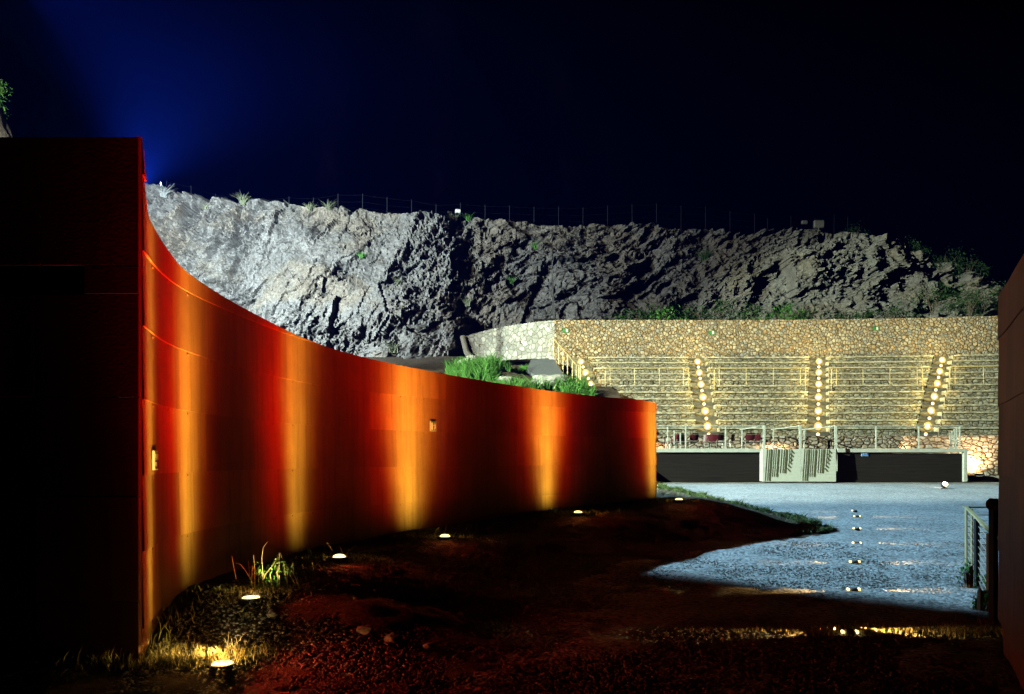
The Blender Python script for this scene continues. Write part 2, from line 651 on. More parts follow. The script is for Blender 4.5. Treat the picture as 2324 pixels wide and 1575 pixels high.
def ground_z(x, y, rough=True):
    x, y = np.asarray(x, float), np.asarray(y, float)
    gw = np.interp(y, [5.4, 6.2, 6.9, 7.3, 10.7, 12.7, 15.5, 17.5, 20, 28], [0, .10, .30, .40, .39, .43, .65, .79, .8, .7])
    gg = .67 * sstep(6, 34, y) * .35 + .67 * .65 * np.clip((y - 8) / 24, 0, 1)
    w = 1 - sstep(.9, 3.6, wall_dist(x, y))
    far = sstep(17, 19, y) * (1 - sstep(3.6, 6.6, x)) * (1 - sstep(24, 31, y))
    w = np.maximum(w, far)
    r = gg + (gw - gg) * w
    return r


def gz(x, y):
    return float(ground_z(np.array([x]), np.array([y]))[0])


EDGE = ([4, 7, 9, 11, 12.6, 14.2, 15.5, 17, 19, 22.5, 28, 33], [-.4, -.2, .3, 1.3, 2.9, 5.0, 6.75, 7.0, 7.0, 6.6, 6.2, 5.9])


def bed_edge(y):
    return np.interp(y, *EDGE)


# ------------------------------------------------------------------ ground
xs = np.concatenate([np.linspace(-300, -14, 20), np.linspace(-13, -5, 14), np.arange(-4.6, 9.4, .1), np.arange(9.6, 24, .4), np.linspace(26, 300, 20)])
ys = np.concatenate([np.linspace(-40, 2, 14), np.arange(2.5, 5, .25), np.arange(5.1, 20, .1), np.arange(20.2, 34, .3), np.linspace(36, 400, 20)])
X, Y = np.meshgrid(xs, ys)
Z = ground_z(X, Y)
nearm = np.exp(-((Y - 10) / 14) ** 2)
bed = X < bed_edge(Y) + .25 * fbm(X * 1.3, Y * 1.3, 5.0, 3)
Z = Z + (.022 * fbm(X * 1.1, Y * 1.1, 0, 4) + .012 * fbm(X * 6, Y * 6, 2.0, 2)) * (.4 + .6 * nearm) * (1 + bed * .35)
nx, ny = len(xs), len(ys)
idx = np.arange(nx * ny).reshape(ny, nx)
Fq = np.stack([idx[:-1, :-1], idx[:-1, 1:], idx[1:, 1:], idx[1:, :-1]], -1).reshape(-1, 4)
cx = (X[:-1, :-1] + X[1:, 1:]).ravel() / 2
cy = (Y[:-1, :-1] + Y[1:, 1:]).ravel() / 2
isbed = (cx < bed_edge(cy) + .25 * fbm(cx * 1.3, cy * 1.3, 5.0, 3)) & (cy < 33)
struct(nmesh('ground', np.stack([X, Y, Z], -1).reshape(-1, 3), Fq, [M['gravel'], M['earth']], smooth=True, mi=isbed.astype(int)))

# loose gravel lying on the ground (uncountable)
ICO_V = None


def ico():
    p = (1 + 5 ** .5) / 2
    v = np.array([(-1, p, 0), (1, p, 0), (-1, -p, 0), (1, -p, 0), (0, -1, p), (0, 1, p), (0, -1, -p), (0, 1, -p), (p, 0, -1), (p, 0, 1), (-p, 0, -1), (-p, 0, 1)], float)
    v /= np.linalg.norm(v[0])
    f = np.array([(0, 11, 5), (0, 5, 1), (0, 1, 7), (0, 7, 10), (0, 10, 11), (1, 5, 9), (5, 11, 4), (11, 10, 2), (10, 7, 6), (7, 1, 8), (3, 9, 4), (3, 4, 2), (3, 2, 6), (3, 6, 8), (3, 8, 9), (4, 9, 5), (2, 4, 11), (6, 2, 10), (8, 6, 7), (9, 8, 1)])
    return v, f


IV, IF = ico()


def pebbles(name, px, py, r, mat, flatz=.6):
    n = len(px)
    pz = ground_z(px, py)
    d = IV[None] * (1 + .35 * (RNG.random((n, 12, 1)) - .5))
    sc = r[:, None, None] * np.stack([1 + .5 * (RNG.random(n) - .5), 1 + .5 * (RNG.random(n) - .5), np.full(n, flatz)], -1)[:, None, :]
    v = d * sc
    a = RNG.random(n) * 6.28
    ca, sa = np.cos(a)[:, None], np.sin(a)[:, None]
    vx = v[..., 0] * ca - v[..., 1] * sa
    vy = v[..., 0] * sa + v[..., 1] * ca
    v = np.stack([vx + px[:, None], vy + py[:, None], v[..., 2] + pz[:, None] + r[:, None] * .25], -1)
    f = (IF[None] + (np.arange(n) * 12)[:, None, None]).reshape(-1, 3)
    return nmesh(name, v.reshape(-1, 3), f, mat, tone=np.repeat(RNG.random(n), 20))


n = 75000
yy = 5.0 + 9 * RNG.random(n) ** 1.8
xx = -3 + (yy * .66 + 3) * RNG.random(n)
keep = wall_dist(xx, yy) > .15
xx, yy = xx[keep], yy[keep]
struct(pebbles('loose_gravel', xx, yy, .005 + .013 * RNG.random(len(xx)) ** 2.5, M['loose_stone']), 'stuff')

# ------------------------------------------------------------------ curved weathering-steel wall
SEAM = [-.3, .32, .95, 1.57, 2.19, 2.79, 3.40, 4.02, 4.7]
nrm = np.zeros_like(WALL2)
d_ = np.gradient(WALL2, axis=0)
d_ /= np.linalg.norm(d_, axis=1)[:, None]
nrm = np.stack([d_[:, 1], -d_[:, 0]], 1)      # towards the yard (right of travel)


def steel_ribbon(mb, pts, nr, top, s, seams, thick, lip=.017, panel=1.25, tones=None):
    """clapboard-lapped courses on the yard side, plain back"""
    n_ = len(pts)
    for k in range(len(seams) - 1):
        z0, z1 = seams[k], seams[k + 1]
        vs, fs, tn = [], [], []
        for i in range(n_):
            a = min(z0, top[i])
            b = min(z1, top[i])
            o = pts[i] + nr[i] * lip
            q = pts[i] + nr[i] * .002
            f_ = (b - a) / max(z1 - z0, 1e-6)
            q = o + (q - o) * f_
            vs += [(o[0], o[1], a), (q[0], q[1], b), (pts[i][0], pts[i][1], a)]
        b0 = len(mb.v)
        mb.v.extend(vs)
        off = (k % 2) * .5
        for i in range(n_ - 1):
            if min(top[i], top[i + 1]) <= z0 + 1e-4 and max(top[i], top[i + 1]) <= z0 + 1e-4:
                continue
            pi_ = int(s[i] / panel + off)
            tone = float(hash3(np.int64(pi_), np.int64(k), np.int64(3)))
            e = b0 + i * 3
            mb.f.append((e, e + 3, e + 4, e + 1)); mb.m.append(0); mb.t.append(tone)
            mb.f.append((e + 2, e + 5, e + 3, e)); mb.m.append(0); mb.t.append(tone)
    # back, top and ends
    vs = []
    for i in range(n_):
        bk = pts[i] - nr[i] * thick
        vs += [(bk[0], bk[1], seams[0]), (bk[0], bk[1], top[i]), (pts[i][0] + nr[i][0] * .002, pts[i][1] + nr[i][1] * .002, top[i]), (pts[i][0], pts[i][1], seams[0])]
    b0 = len(mb.v)
    mb.v.extend(vs)
    for i in range(n_ - 1):
        e = b0 + i * 4
        mb.f.append((e, e + 1, e + 5, e + 4)); mb.m.append(0); mb.t.append(.5)
        mb.f.append((e + 1, e + 2, e + 6, e + 5)); mb.m.append(0); mb.t.append(.6)
    for e in (b0, b0 + (n_ - 1) * 4):
        mb.f.append((e, e + 1, e + 2, e + 3)); mb.m.append(0); mb.t.append(.5)


# rounded far end
end = WALL2[-1]
tdir, ndir = d_[-1], nrm[-1]
R_ = .28
cc = end - ndir * R_
arc = []
for a in np.linspace(0, math.pi * .95, 14)[1:]:
    arc.append(cc + ndir * R_ * math.cos(a) + tdir * R_ * math.sin(a))
arc = np.array(arc)
FULL = np.concatenate([WALL2, arc])
dd = np.gradient(FULL, axis=0)
dd /= np.linalg.norm(dd, axis=1)[:, None]
NR = np.stack([dd[:, 1], -dd[:, 0]], 1)
TOP = np.concatenate([WP[:, 2], np.full(len(arc), WP[-1, 2])])
SS = np.concatenate([[0], np.cumsum(np.hypot(*np.diff(FULL, axis=0).T))])
mb = MB()
steel_ribbon(mb, FULL, NR, TOP, SS, SEAM, .05)
cw = thing('curved_steel_wall', (WALL2[0][0], WALL2[0][1], 0), 'long curved rust coloured steel wall lit by a row of ground lamps', 'wall')
mb.build('steel_plating', M['corten'], cw, recalc=False)
mb = MB()
for k in range(len(SEAM) - 1):            # rivet studs just below each seam
    z = SEAM[k + 1] - .03
    for i in range(4, len(WALL2) - 1, 5):
        if z < WP[i, 2] - .1:
            p = WALL2[i] + nrm[i] * .006
            mb.lathe([(.010, -.002), (.010, .006), (.005, .010)], (p[0], p[1], z), 6, (nrm[i][0], nrm[i][1], 0))
mb.build('rivet_row', M['corten'], cw)

# ------------------------------------------------------------------ dark gateway block at the left
bx = thing('steel_gateway', (-6.5, 6.3, 0), 'tall dark steel gateway block with a long horizontal slot', 'gateway')
xr, yf = float(WALL2[0][0]) + .004, 6.04
ht = 4.30
mb = MB()
sx = (190 - 1162) / F * yf
z0, z1 = 3.03, 3.26


def plate(mb, xa, xb, za, zb, y=yf, th=.04, tone=.5):
    mb.box(((xa + xb) / 2, y + th / 2, (za + zb) / 2), (xb - xa - .004, th, zb - za - .004), tone=tone, bev=.004)


xl = -9.5
for (za, zb) in ((-.3, .55), (.55, 1.4), (1.4, 2.2), (2.2, z0)):
    e = xl
    k = 0
    while e < xr - .05:
        w = min(1.55 if k else 1.0, xr - e)
        plate(mb, e, e + w, za, zb, tone=random.random(), y=yf + random.uniform(0, .004))
        e += w
        k += 1
plate(mb, sx, xr, z0, z1, tone=.4)
e = xl
while e < xr - .05:
    w = min(1.9, xr - e)
    plate(mb, e, e + w, z1, ht, tone=random.random())
    e += w
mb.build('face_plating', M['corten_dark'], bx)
mb = MB()
mb.box(((xl + xr - .5) / 2, yf + .5 + .045, ht / 2 - .2), (xr - xl - .5, 1.0 - .8, ht - .02), mi=0)
mb.build('back_wall', M['black_paint'], bx)
mb = MB()
mb.box(((xl + sx) / 2, yf + .16, 3.14), (sx - xl - .1, .05, .055))
mb.build('slot_rail', M['corten_dark'], bx)
for px in (60, 165):
    mb = MB()
    q = P(px, 632, yf + .1)
    mb.lathe([(.012, 0), (.03, .02), (.03, .05)], (q.x, q.y, 3.135), 10, (0, -1, 0))
    mb.build('bolt', M['corten'], bx)

# ------------------------------------------------------------------ right steel wall
rp = np.array([(4.41, 6.76, 3.14), (4.275, 6.57, 3.14), (4.05, 6.12, 3.14), (3.62, 5.3, 3.14), (3.1, 4.25, 3.14), (2.75, 3.4, 3.14), (2.65, 2.5, 3.14)])
RP, RS = resample(rp, .1)
rd = np.gradient(RP[:, :2], axis=0)
rd /= np.linalg.norm(rd, axis=1)[:, None]
rn = np.stack([rd[:, 1], -rd[:, 0]], 1)
mb = MB()
steel_ribbon(mb, RP[:, :2], rn, RP[:, 2], RS, [.30, .91, 1.56, 2.17, 2.76, 3.4], .3, lip=.012, panel=.42)
rw = thing('steel_side_wall', (3.6, 5.3, 0), 'dark rusty steel wall of overlapping plates at the right edge of the yard', 'wall')
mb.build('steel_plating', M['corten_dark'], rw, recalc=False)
mb = MB()
for i in range(len(RP) - 1):
    a = RP[i, :2] - rn[i] * .03
    b = RP[i + 1, :2] - rn[i + 1] * .03
    a2 = RP[i, :2] - rn[i] * .25
    b2 = RP[i + 1, :2] - rn[i + 1] * .25
    mb.add([(a[0], a[1], -.3), (b[0], b[1], -.3), (b[0], b[1], .3), (a[0], a[1], .3)], [(0, 1, 2, 3)])
mb.build('base_plate', M['corten_dark'], rw, recalc=False)

# ------------------------------------------------------------------ uplights along the curved wall
UP = [(505, 1492, .08), (570, 1345, .36), (770, 1262, .40), (1010, 1216, .44), (1312, 1162, .63), (1541, 1133, .76), (1493, 1102, .70)]
ULAB = ['ground lamp nearest the camera amid glowing grass by the dark gateway',
        'ground lamp at the foot of the tall green weed clump',
        'ground lamp with two drooping dry stems beside it, third along the wall',
        'ground lamp with stubby sprouts round it below the green exit sign',
        'ground lamp beside a bent lit twig, before the last wide glow on the wall',
        'ground lamp on the dark mound just right of the rounded wall end',
        'ground lamp behind the rounded wall end, farthest of its row']
UPOS = []
for (x, y, g), lab in zip(UP, ULAB):
    for _ in range(14):
        Yd = (EYE - g - .05) * F / (y - 1042)
        px, py = (x - 1162) / F * Yd, Yd
        g = .5 * g + .5 * gz(px, py)
    UPOS.append((px, py, gz(px, py) - (.015 if y > 1300 else -.02)))
for i, ((px, py, pz), lab) in enumerate(zip(UPOS, ULAB)):
    th = thing('ground_uplight', (px, py, pz), lab, 'ground lamp', 'lamps set in the ground along the curved wall')
    mb = MB()
    mb.lathe([(.125, -.25), (.125, .015), (.12, .022), (.092, .022), (.086, .01), (.086, -.05)], (px, py, pz), 24)
    mb.build('housing', M['dark_steel'], th)
    mb = MB()
    dm = .012 if i < 2 else .034
    mb.lathe([(.085, .0), (.083, .02), (.068, .02 + dm * .6), (.04, .02 + dm * .92), (.001, .02 + dm)], (px, py, pz), 24)
    mb.build('lens', M['lens_hot'], th, smooth=True)
    j = int(np.argmin(np.hypot(WALL2[:, 0] - px, WALL2[:, 1] - py)))
    w = WALL2[j]
    dist = math.hypot(w[0] - px, w[1] - py)
    if i == 0:
        w = WALL2[3]
    else:
        j = int(np.clip(j + [0, 5, 6, 3, -1, 0, 0][i], 0, len(WALL2) - 1))
        w = WALL2[j]
    k = max(.8, dist) ** 2
    if i < 6:
        # clear beam (a tall fan: strong upwards, weak near the ground) and the red spill round it
        A = (px, py, pz + .10)
        wall_wash('beam', A, (w[0], w[1], pz + .06), 122 * dist * dist, th, dist, [.09, .21, .21, .28, .28, .25][i], [.30, .85, 1.0, 1.0, 1.0, .9][i])
    g0 = [6, 1.6, 1.2, 1.2, 1.0, 1.4, .8][i]
    away = Vector((px - w[0], py - w[1], 0)).normalized()
    # low skimming glow over the grass beside the lamp
    q = Vector((px, py, pz + .085))
    if i == 0:
        lamp('grass_glow', 'SPOT', q + Vector((.02, .13, 0)), 170, (1.0, .70, .2), th, q + Vector((-.7, .18, -.04)), math.radians(56), .7, .02, 1, .22)
        lamp('grass_glow', 'SPOT', q + Vector((-.13, -.02, 0)), 20, (1.0, .70, .2), th, q + Vector((.5, .14, -.03)), math.radians(60), .8, .02, 1, .3)
    else:
        for sd in (1,):
            lamp('grass_glow', 'SPOT', q + Vector((-.12, -.03, .02)), [0, 10, 10, 10, 10, 12, 10][i], (1.0, .34, .07), th, q + Vector((sd * .6, .03, -.05)), math.radians(70), .8, .02, 1, .3)
        lamp('grass_glow', 'SPOT', q + Vector((0, -.12, .03)), 8, (1.0, .22, .05), th, q + Vector((0, -.6, -.08)), math.radians(110), .9, .02, 1, .3)
    lamp('glow', 'POINT', q + Vector((0, 0, .04)), g0 * (1.0 if i == 0 else .45), (1.0, .55, .12), th, radius=.02)
    lamp('red_glow', 'SPOT', q + Vector((0, 0, .10)), [70, 70, 24, 22, 22, 34, 8][i], (1.0, .05, .025), th, q + away * 1.5 + Vector((.6 if i < 2 else .2, -.5 if i == 1 else 0, -.28)), math.radians(136), 1.0, .03, 1, .16)

# added unseen lamp, put in to redden the gateway face
th = thing('ground_uplight', (-4.6, 4.9, 0), 'added unseen ground lamp before the dark gateway, outside the left edge', 'ground lamp', 'lamps set in the ground along the curved wall')
mb = MB()
mb.lathe([(.13, -.1), (.13, .035), (.125, .045), (.105, .045), (.10, .03), (.10, -.05)], (-4.6, 4.9, 0), 24)
mb.build('housing', M['dark_steel'], th)
lamp('spill', 'SPOT', (-4.6, 4.9, .06), 16, (1.0, .10, .05), th, (-5.2, 6.1, 2.2), math.radians(54), 1.0, .03)

# ------------------------------------------------------------------ marker lamps across the yard
MK = [(1926, 1427), (1935, 1332), (1938, 1270), (1943, 1228), (1943.5, 1195), (1944, 1166), (1939, 1152)]
ORD = ['nearest', 'second nearest', 'third', 'fourth', 'fifth', 'sixth', 'farthest']
EXTRA = ['among dry grass in the dark foreground', 'at the front edge of the lit gravel', 'on the lit gravel', 'on the lit gravel left of the steel railing', 'just right of the shadow tip', 'beyond the shadow tip', 'nearest the stage']
for i, (x, y) in enumerate(MK):
    g = 0.0
    for _ in range(4):
        Yd = (EYE - g - .05) * F / (y - 1042)
        px = (x - 1162) / F * Yd
        g = gz(px, Yd)
    py = Yd
    th = thing('marker_lamp', (px, py, g), ORD[i] + ' two-sided marker lamp, ' + EXTRA[i], 'marker lamp', 'low marker lamps in a row across the gravel')
    mb = MB()
    mb.lathe([(.07, -.05), (.07, .015), (.06, .035), (.04, .045), (.001, .047)], (px, py, g), 20)
    mb.build('housing', M['loose_stone'], th, smooth=True)
    for s in (-1, 1):
        if i == 6 and s == 1:
            continue
        mb = MB()
        mb.box((px + s * .068, py - .025, g + .026), (.022, .05, .03), bev=.004)
        mb.build('lens', M['lens_hot'], th)
        pw = [230, 150, 120, 130, 150, 150, 120][i]
        lamp('glow', 'SPOT', (px + s * .10, py - .025, g + .065), pw, (1.0, .62, .2), th, (px + s * .7, py - .03, g + .01), math.radians(32), .7, .015, 1, .34)

# ------------------------------------------------------------------ stage platform
YS = 33.0
zg = .67
ZT = EYE + (1042 - 1018) / F * YS           # top of the cap beam
xA, xB, xC, xD = [(q - 1162) / F * YS for q in (1360, 1729, 1899, 2184)]
st = thing('stage_platform', ((xA + xD) / 2, YS, zg), 'low stage platform with dark board front and pale steel edge', 'stage')
mb = MB()
mb.box(((xA + xB) / 2, YS + .06, (zg + ZT) / 2 - .1), (xB - xA - .02, .1, ZT - zg - .22))
mb.box(((xC + xD) / 2, YS + .06, (zg + ZT) / 2 - .1), (xD - xC - .02, .1, ZT - zg - .22))
mb.build('board_front', M['boards'], st)
mb = MB()
mb.box(((xA + xB) / 2, YS - .02, ZT - .085), (xB - xA, .16, .17), bev=.01)
mb.box(((xC + xD) / 2, YS - .02, ZT - .085), (xD - xC, .16, .17), bev=.01)
mb.build('edge_beam', M['pale_steel'], st)
mb = MB()
mb.box((xD + .09, YS - .02, (zg + ZT) / 2 + .02), (.17, .16, ZT - zg - .04), bev=.01)
mb.build('corner_upright', M['pale_steel'], st)
mb = MB()
mb.box(((xA + xD) / 2, YS + 2.7, ZT - .14), (xD - xA - .2, 5.0, .06))
mb.build('deck', M['boards'], st)
# white panels
mb = MB()
zp0 = EYE - (1093 - 1042) / F * 32.5
zp1 = EYE + (1042 - 1019) / F * 32.5
xb0, xb1 = (1731 - 1162) / F * 32.5, (1897.5 - 1162) / F * 32.5
xm = (1818 - 1162) / F * 32.5
for a, b in ((xb0, xm - .003), (xm + .003, xb1)):
    h = (zp1 - zp0) / 9
    for k in range(9):
        mb.box(((a + b) / 2, 32.56 + .002 * (k % 2), zp0 + h * (k + .5)), (b - a, .1, h - .004))
mb.build('white_panel', M['white_panel'], st)
mb = MB()
mb.box(((xb0 + xb1) / 2, 32.80, (zp0 + zp1) / 2 - .01), (xb1 - xb0 - .04, .35, zp1 - zp0 - .04))
mb.build('panel_core', M['pale_steel'], st)
mb = MB()
sc_ = F / 32.5


def shadow_bars(mb, x0):  # cast shadow of the railing, put in as thin dark strips
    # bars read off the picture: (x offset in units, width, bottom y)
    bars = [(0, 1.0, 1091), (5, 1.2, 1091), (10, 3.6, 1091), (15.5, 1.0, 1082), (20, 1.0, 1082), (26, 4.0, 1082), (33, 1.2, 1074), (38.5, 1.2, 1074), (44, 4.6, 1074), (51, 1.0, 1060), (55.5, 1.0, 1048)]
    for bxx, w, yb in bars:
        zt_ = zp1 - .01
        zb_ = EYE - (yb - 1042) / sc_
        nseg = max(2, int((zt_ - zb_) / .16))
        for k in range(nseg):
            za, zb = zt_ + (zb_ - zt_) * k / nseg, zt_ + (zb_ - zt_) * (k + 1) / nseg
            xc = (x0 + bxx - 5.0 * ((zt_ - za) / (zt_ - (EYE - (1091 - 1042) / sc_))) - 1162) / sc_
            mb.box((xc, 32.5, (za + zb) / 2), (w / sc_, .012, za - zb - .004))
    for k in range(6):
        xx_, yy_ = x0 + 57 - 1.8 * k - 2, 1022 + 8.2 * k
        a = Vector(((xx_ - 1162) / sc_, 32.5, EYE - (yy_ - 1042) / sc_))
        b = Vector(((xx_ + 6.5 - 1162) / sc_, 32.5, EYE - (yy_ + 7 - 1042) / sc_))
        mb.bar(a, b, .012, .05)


shadow_bars(mb, 1741)
mb.build('shadow_bar', M['slot'], st)
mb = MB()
shadow_bars(mb, 1826)
mb.build('shadow_bar', M['slot'], st)

# rails on the stage
RT = EYE + (1042 - 967) / F * YS
rl = thing('stage_railing', ((xA + xD) / 2, YS, ZT), 'pale steel railing along the front edge of the stage', 'railing')
mb = MB()
mb.tube([((xA), YS, RT), (xB + .12, YS, RT)], .022)
mb.tube([(xC, YS, RT), (xD + .03, YS, RT)], .022)
mb.build('top_rail', M['pale_steel'], rl)
mb = MB()
for zz in (.30, .62):
    mb.tube([(xA, YS, ZT + (RT - ZT) * zz), (xB + .1, YS, ZT + (RT - ZT) * zz)], .005, 5)
    mb.tube([(xC, YS, ZT + (RT - ZT) * zz), (xD, YS, ZT + (RT - ZT) * zz)], .005, 5)
mb.build('rail_cable', M['cable'], rl)
for x in (1468, 1556, 1646.5, 1988, 2085, 2178):
    mb = MB()
    xx_ = (x - 1162) / F * YS
    mb.bar((xx_, YS, ZT), (xx_, YS, RT), .055, .04)
    mb.build('post', M['pale_steel'], rl)
# stepped bars at the two ends
for i, (x, ty) in enumerate([(1515, 967), (1530, 977), (1544, 982), (2156, 982), (2160.5, 977.5), (2166, 974), (2171, 970)]):
    mb = MB()
    xx_ = (x - 1162) / F * 34.2
    mb.bar((xx_, 34.2, ZT - .1), (xx_, 34.2, EYE + (1042 - ty) / F * 34.2), .05, .04)
    mb.build('baluster', M['pale_steel'], rl)
# bridge rails over the white panels, seen in depth
for k, x in enumerate((1733, 1815, 1896)):
    rr = thing('bridge_railing', ((x - 1162) / F * 32.6, 32.6, zp1), ['left', 'middle', 'right'][k] + ' of three pale rails running back over the white panels', 'railing', 'rails of the ramps behind the white panels')
    xx_ = (x - 1162) / F * 32.6
    mb = MB()
    mb.bar((xx_, 32.52, zp0 + .45), (xx_ + .04, 32.66, RT + .0), .10, .05)
    mb.build('post', M['pale_steel'], rr)
    mb = MB()
    mb.bar((xx_ + .04, 32.66, RT), (xx_ + .62, 38.0, RT + .04), .05, .04)
    mb.build('top_rail', M['pale_steel'], rr)
    mb = MB()
    mb.bar((xx_ + .58, 37.6, ZT - .2), (xx_ + .60, 37.6, RT + .04), .05, .05)
    mb.build('back_post', M['pale_steel'], rr)

# blue sign on the dark boards
q = P(1962.5, 1029.5, YS - .03)
sg = thing('blue_notice', q, 'small blue notice with a white border on the dark stage boards', 'sign')
w_, h_ = 16.5 / F * YS, 11.3 / F * YS
mb = MB(); mb.box(q, (w_, .012, h_), bev=.003); mb.build('border_plate', M['sign_pale_blue'], sg)
mb = MB(); mb.box((q.x, q.y - .0105, q.z), (w_ * .88, .01, h_ * .82)); mb.build('blue_field', M['sign_blue'], sg)
mb = MB()
for r_ in range(3):
    for c_ in range(2):
        mb.box((q.x + (-.2 + .36 * c_) * w_, q.y - .0185, q.z + (.22 - .24 * r_) * h_), (w_ * (.26 - .03 * r_), .005, h_ * .09))
mb.build('text_line', M['sign_pale_blue'], sg)
# stage spotlight on the gravel
Yd = 1.0 * F / 60
px = (2143 - 1162) / F * Yd
pz = gz(px, Yd)
sp_ = thing('stage_spotlight', (px, Yd, pz), 'small spotlight standing on the gravel before the right end of the stage', 'spotlight')
mb = MB(); mb.lathe([(.11, 0), (.11, .02), (.03, .03), (.03, .06)], (px, Yd, pz), 16); mb.build('base', M['dark_steel'], sp_)
mb = MB(); mb.lathe([(.09, -.08), (.11, .04), (.11, .07)], (px, Yd, pz + .14), 18, (0, -.8, .6)); mb.build('lamp_body', M['dark_steel'], sp_)
mb = MB(); mb.lathe([(.095, -.02), (.095, .02), (.05, .045)], (px, Yd - .052, pz + .179), 18, (.0, -.8, .6)); mb.build('lens', M['lens_step'], sp_)
lamp('beam', 'SPOT', (px, Yd + .12, pz + .22), 50, (1, .7, .4), sp_, (px + .6, 33, 1.4), math.radians(110), 1, .05)

# ------------------------------------------------------------------ chairs on the stage


def chair(loc, rz, label, folded=False):
    c = thing('stage_chair', loc, label, 'chair', 'maroon chairs left on the stage')
    c.rotation_euler = (0, 0, rz)
    WORLD.pop(c.name)
    mb = MB()
    w = .44
    # seat shell (curved front lip)
    pr = [(-.21, .445), (-.15, .435), (0, .43), (.13, .435), (.19, .43), (.215, .405)]
    for s in range(len(pr) - 1):
        (a, za), (b, zb) = pr[s], pr[s + 1]
        mb.add([(-w / 2, a, za), (w / 2, a, za), (w / 2, b, zb), (-w / 2, b, zb), (-w / 2, a, za - .015), (w / 2, a, za - .015), (w / 2, b, zb - .015), (-w / 2, b, zb - .015)],
               [(0, 1, 2, 3), (7, 6, 5, 4), (0, 3, 7, 4), (1, 5, 6, 2), (0, 4, 5, 1), (3, 2, 6, 7)])
    mb.build('seat', M['maroon'], c)
    mb = MB()
    # backrest: curved in plan, rounded top, slanting back
    cols = 8
    for i in range(cols):
        u0, u1 = -1 + 2 * i / cols, -1 + 2 * (i + 1) / cols
        q = []
        for u in (u0, u1):
            x = u * w / 2
            y = -.24 + .05 * u * u
            zt_ = .84 - .035 * max(0, abs(u) - .55) / .45
            q.append([(x, y, .50), (x * .98, y - .07, zt_), (x * .98, y - .085, zt_), (x, y - .015, .50)])
        vs = q[0] + q[1]
        mb.add(vs, [(0, 4, 5, 1), (3, 2, 6, 7), (1, 5, 6, 2), (0, 3, 7, 4)] + ([(0, 1, 2, 3)] if i == 0 else []) + ([(4, 7, 6, 5)] if i == cols - 1 else []))
    mb.build('backrest', M['maroon'], c)
    for sx_ in (-1, 1):
        mb = MB()
        mb.tube([(sx_ * .2, .17, .42), (sx_ * .22, .21, 0)], .016, 6)
        mb.build('front_leg', M['chair_metal'], c)
        mb = MB()
        mb.tube([(sx_ * .2, -.24, .56), (sx_ * .2, -.17, .42), (sx_ * .22, -.25, 0)], .016, 6)
        mb.build('back_leg', M['chair_metal'], c)
    mb = MB()
    mb.tube([(0, -.17, .42), (-.2, -.17, .42), (-.2, .17, .42), (.2, .17, .42), (.2, -.17, .42), (.005, -.17, .42)], .01, 6)
    mb.build('seat_frame', M['chair_metal'], c)
    return c


ZD = ZT - .11
CH = [(1523, 35.4, 1.9, 'maroon chair at the left end of the stage, turned sideways'),
      (1535.5, 35.0, .55, 'maroon chair seen from behind, second from the stage left end'),
      (1549, 36.2, -.5, 'maroon chair half hidden by the railing post left of the pair of stairs lamps'),
      (1570, 34.8, .25, 'maroon chair standing alone just right of a railing post, back to the camera'),
      (1597, 35.9, 2.2, 'chair with a bare tan frame near the lowest lamp of the second stair'),
      (1618, 35.8, -.35, 'maroon chair tucked behind a paler one, below the second stair'),
      (1627, 34.7, .5, 'faded pinkish chair in the middle of the stage, back to the camera'),
      (1652, 35.5, .9, 'maroon chair just right of the middle railing post'),
      (1698, 34.4, .05, 'largest looking maroon chair, back squarely to the camera'),
      (1716, 35.2, -.35, 'maroon chair at the right of the group, beside the white panels')]
for x, Yc, rz, lab in CH:
    chair(((x - 1162) / F * Yc, Yc, ZD), rz, lab)

# ------------------------------------------------------------------ amphitheatre
NROW = 13
YB, YTP = 39.0, 50.0
ZB, ZTP = 2.92, 8.52
RUN = (YTP - YB) / (NROW - 1)
RISE = (ZTP - ZB) / (NROW - 1)


def arc_y(x):
    return -np.clip(np.asarray(x, float) - 15, 0, None) ** 2 / (2 * 100.0)


def rowY(i):
    return YB + RUN * i


def rowZ(i):
    return ZB + RISE * i


# stair axes: X as function of Y (photograph x at top and bottom)
STX = [((1315, 50), (1343, 45.5)), ((1582, 50), (1608, 39.5)), ((1858.5, 50), (1856, 39.5)), ((2141, 50), (2101, 39.5))]


def stair_x(k, Yv):
    (xa, ya), (xb, yb) = STX[k]
    Xa, Xb = (xa - 1162) / F * ya, (xb - 1162) / F * yb
    x = Xa + (Xb - Xa) * (Yv - ya) / (yb - ya)
    return x * (1 + float(arc_y(x)) / Yv)


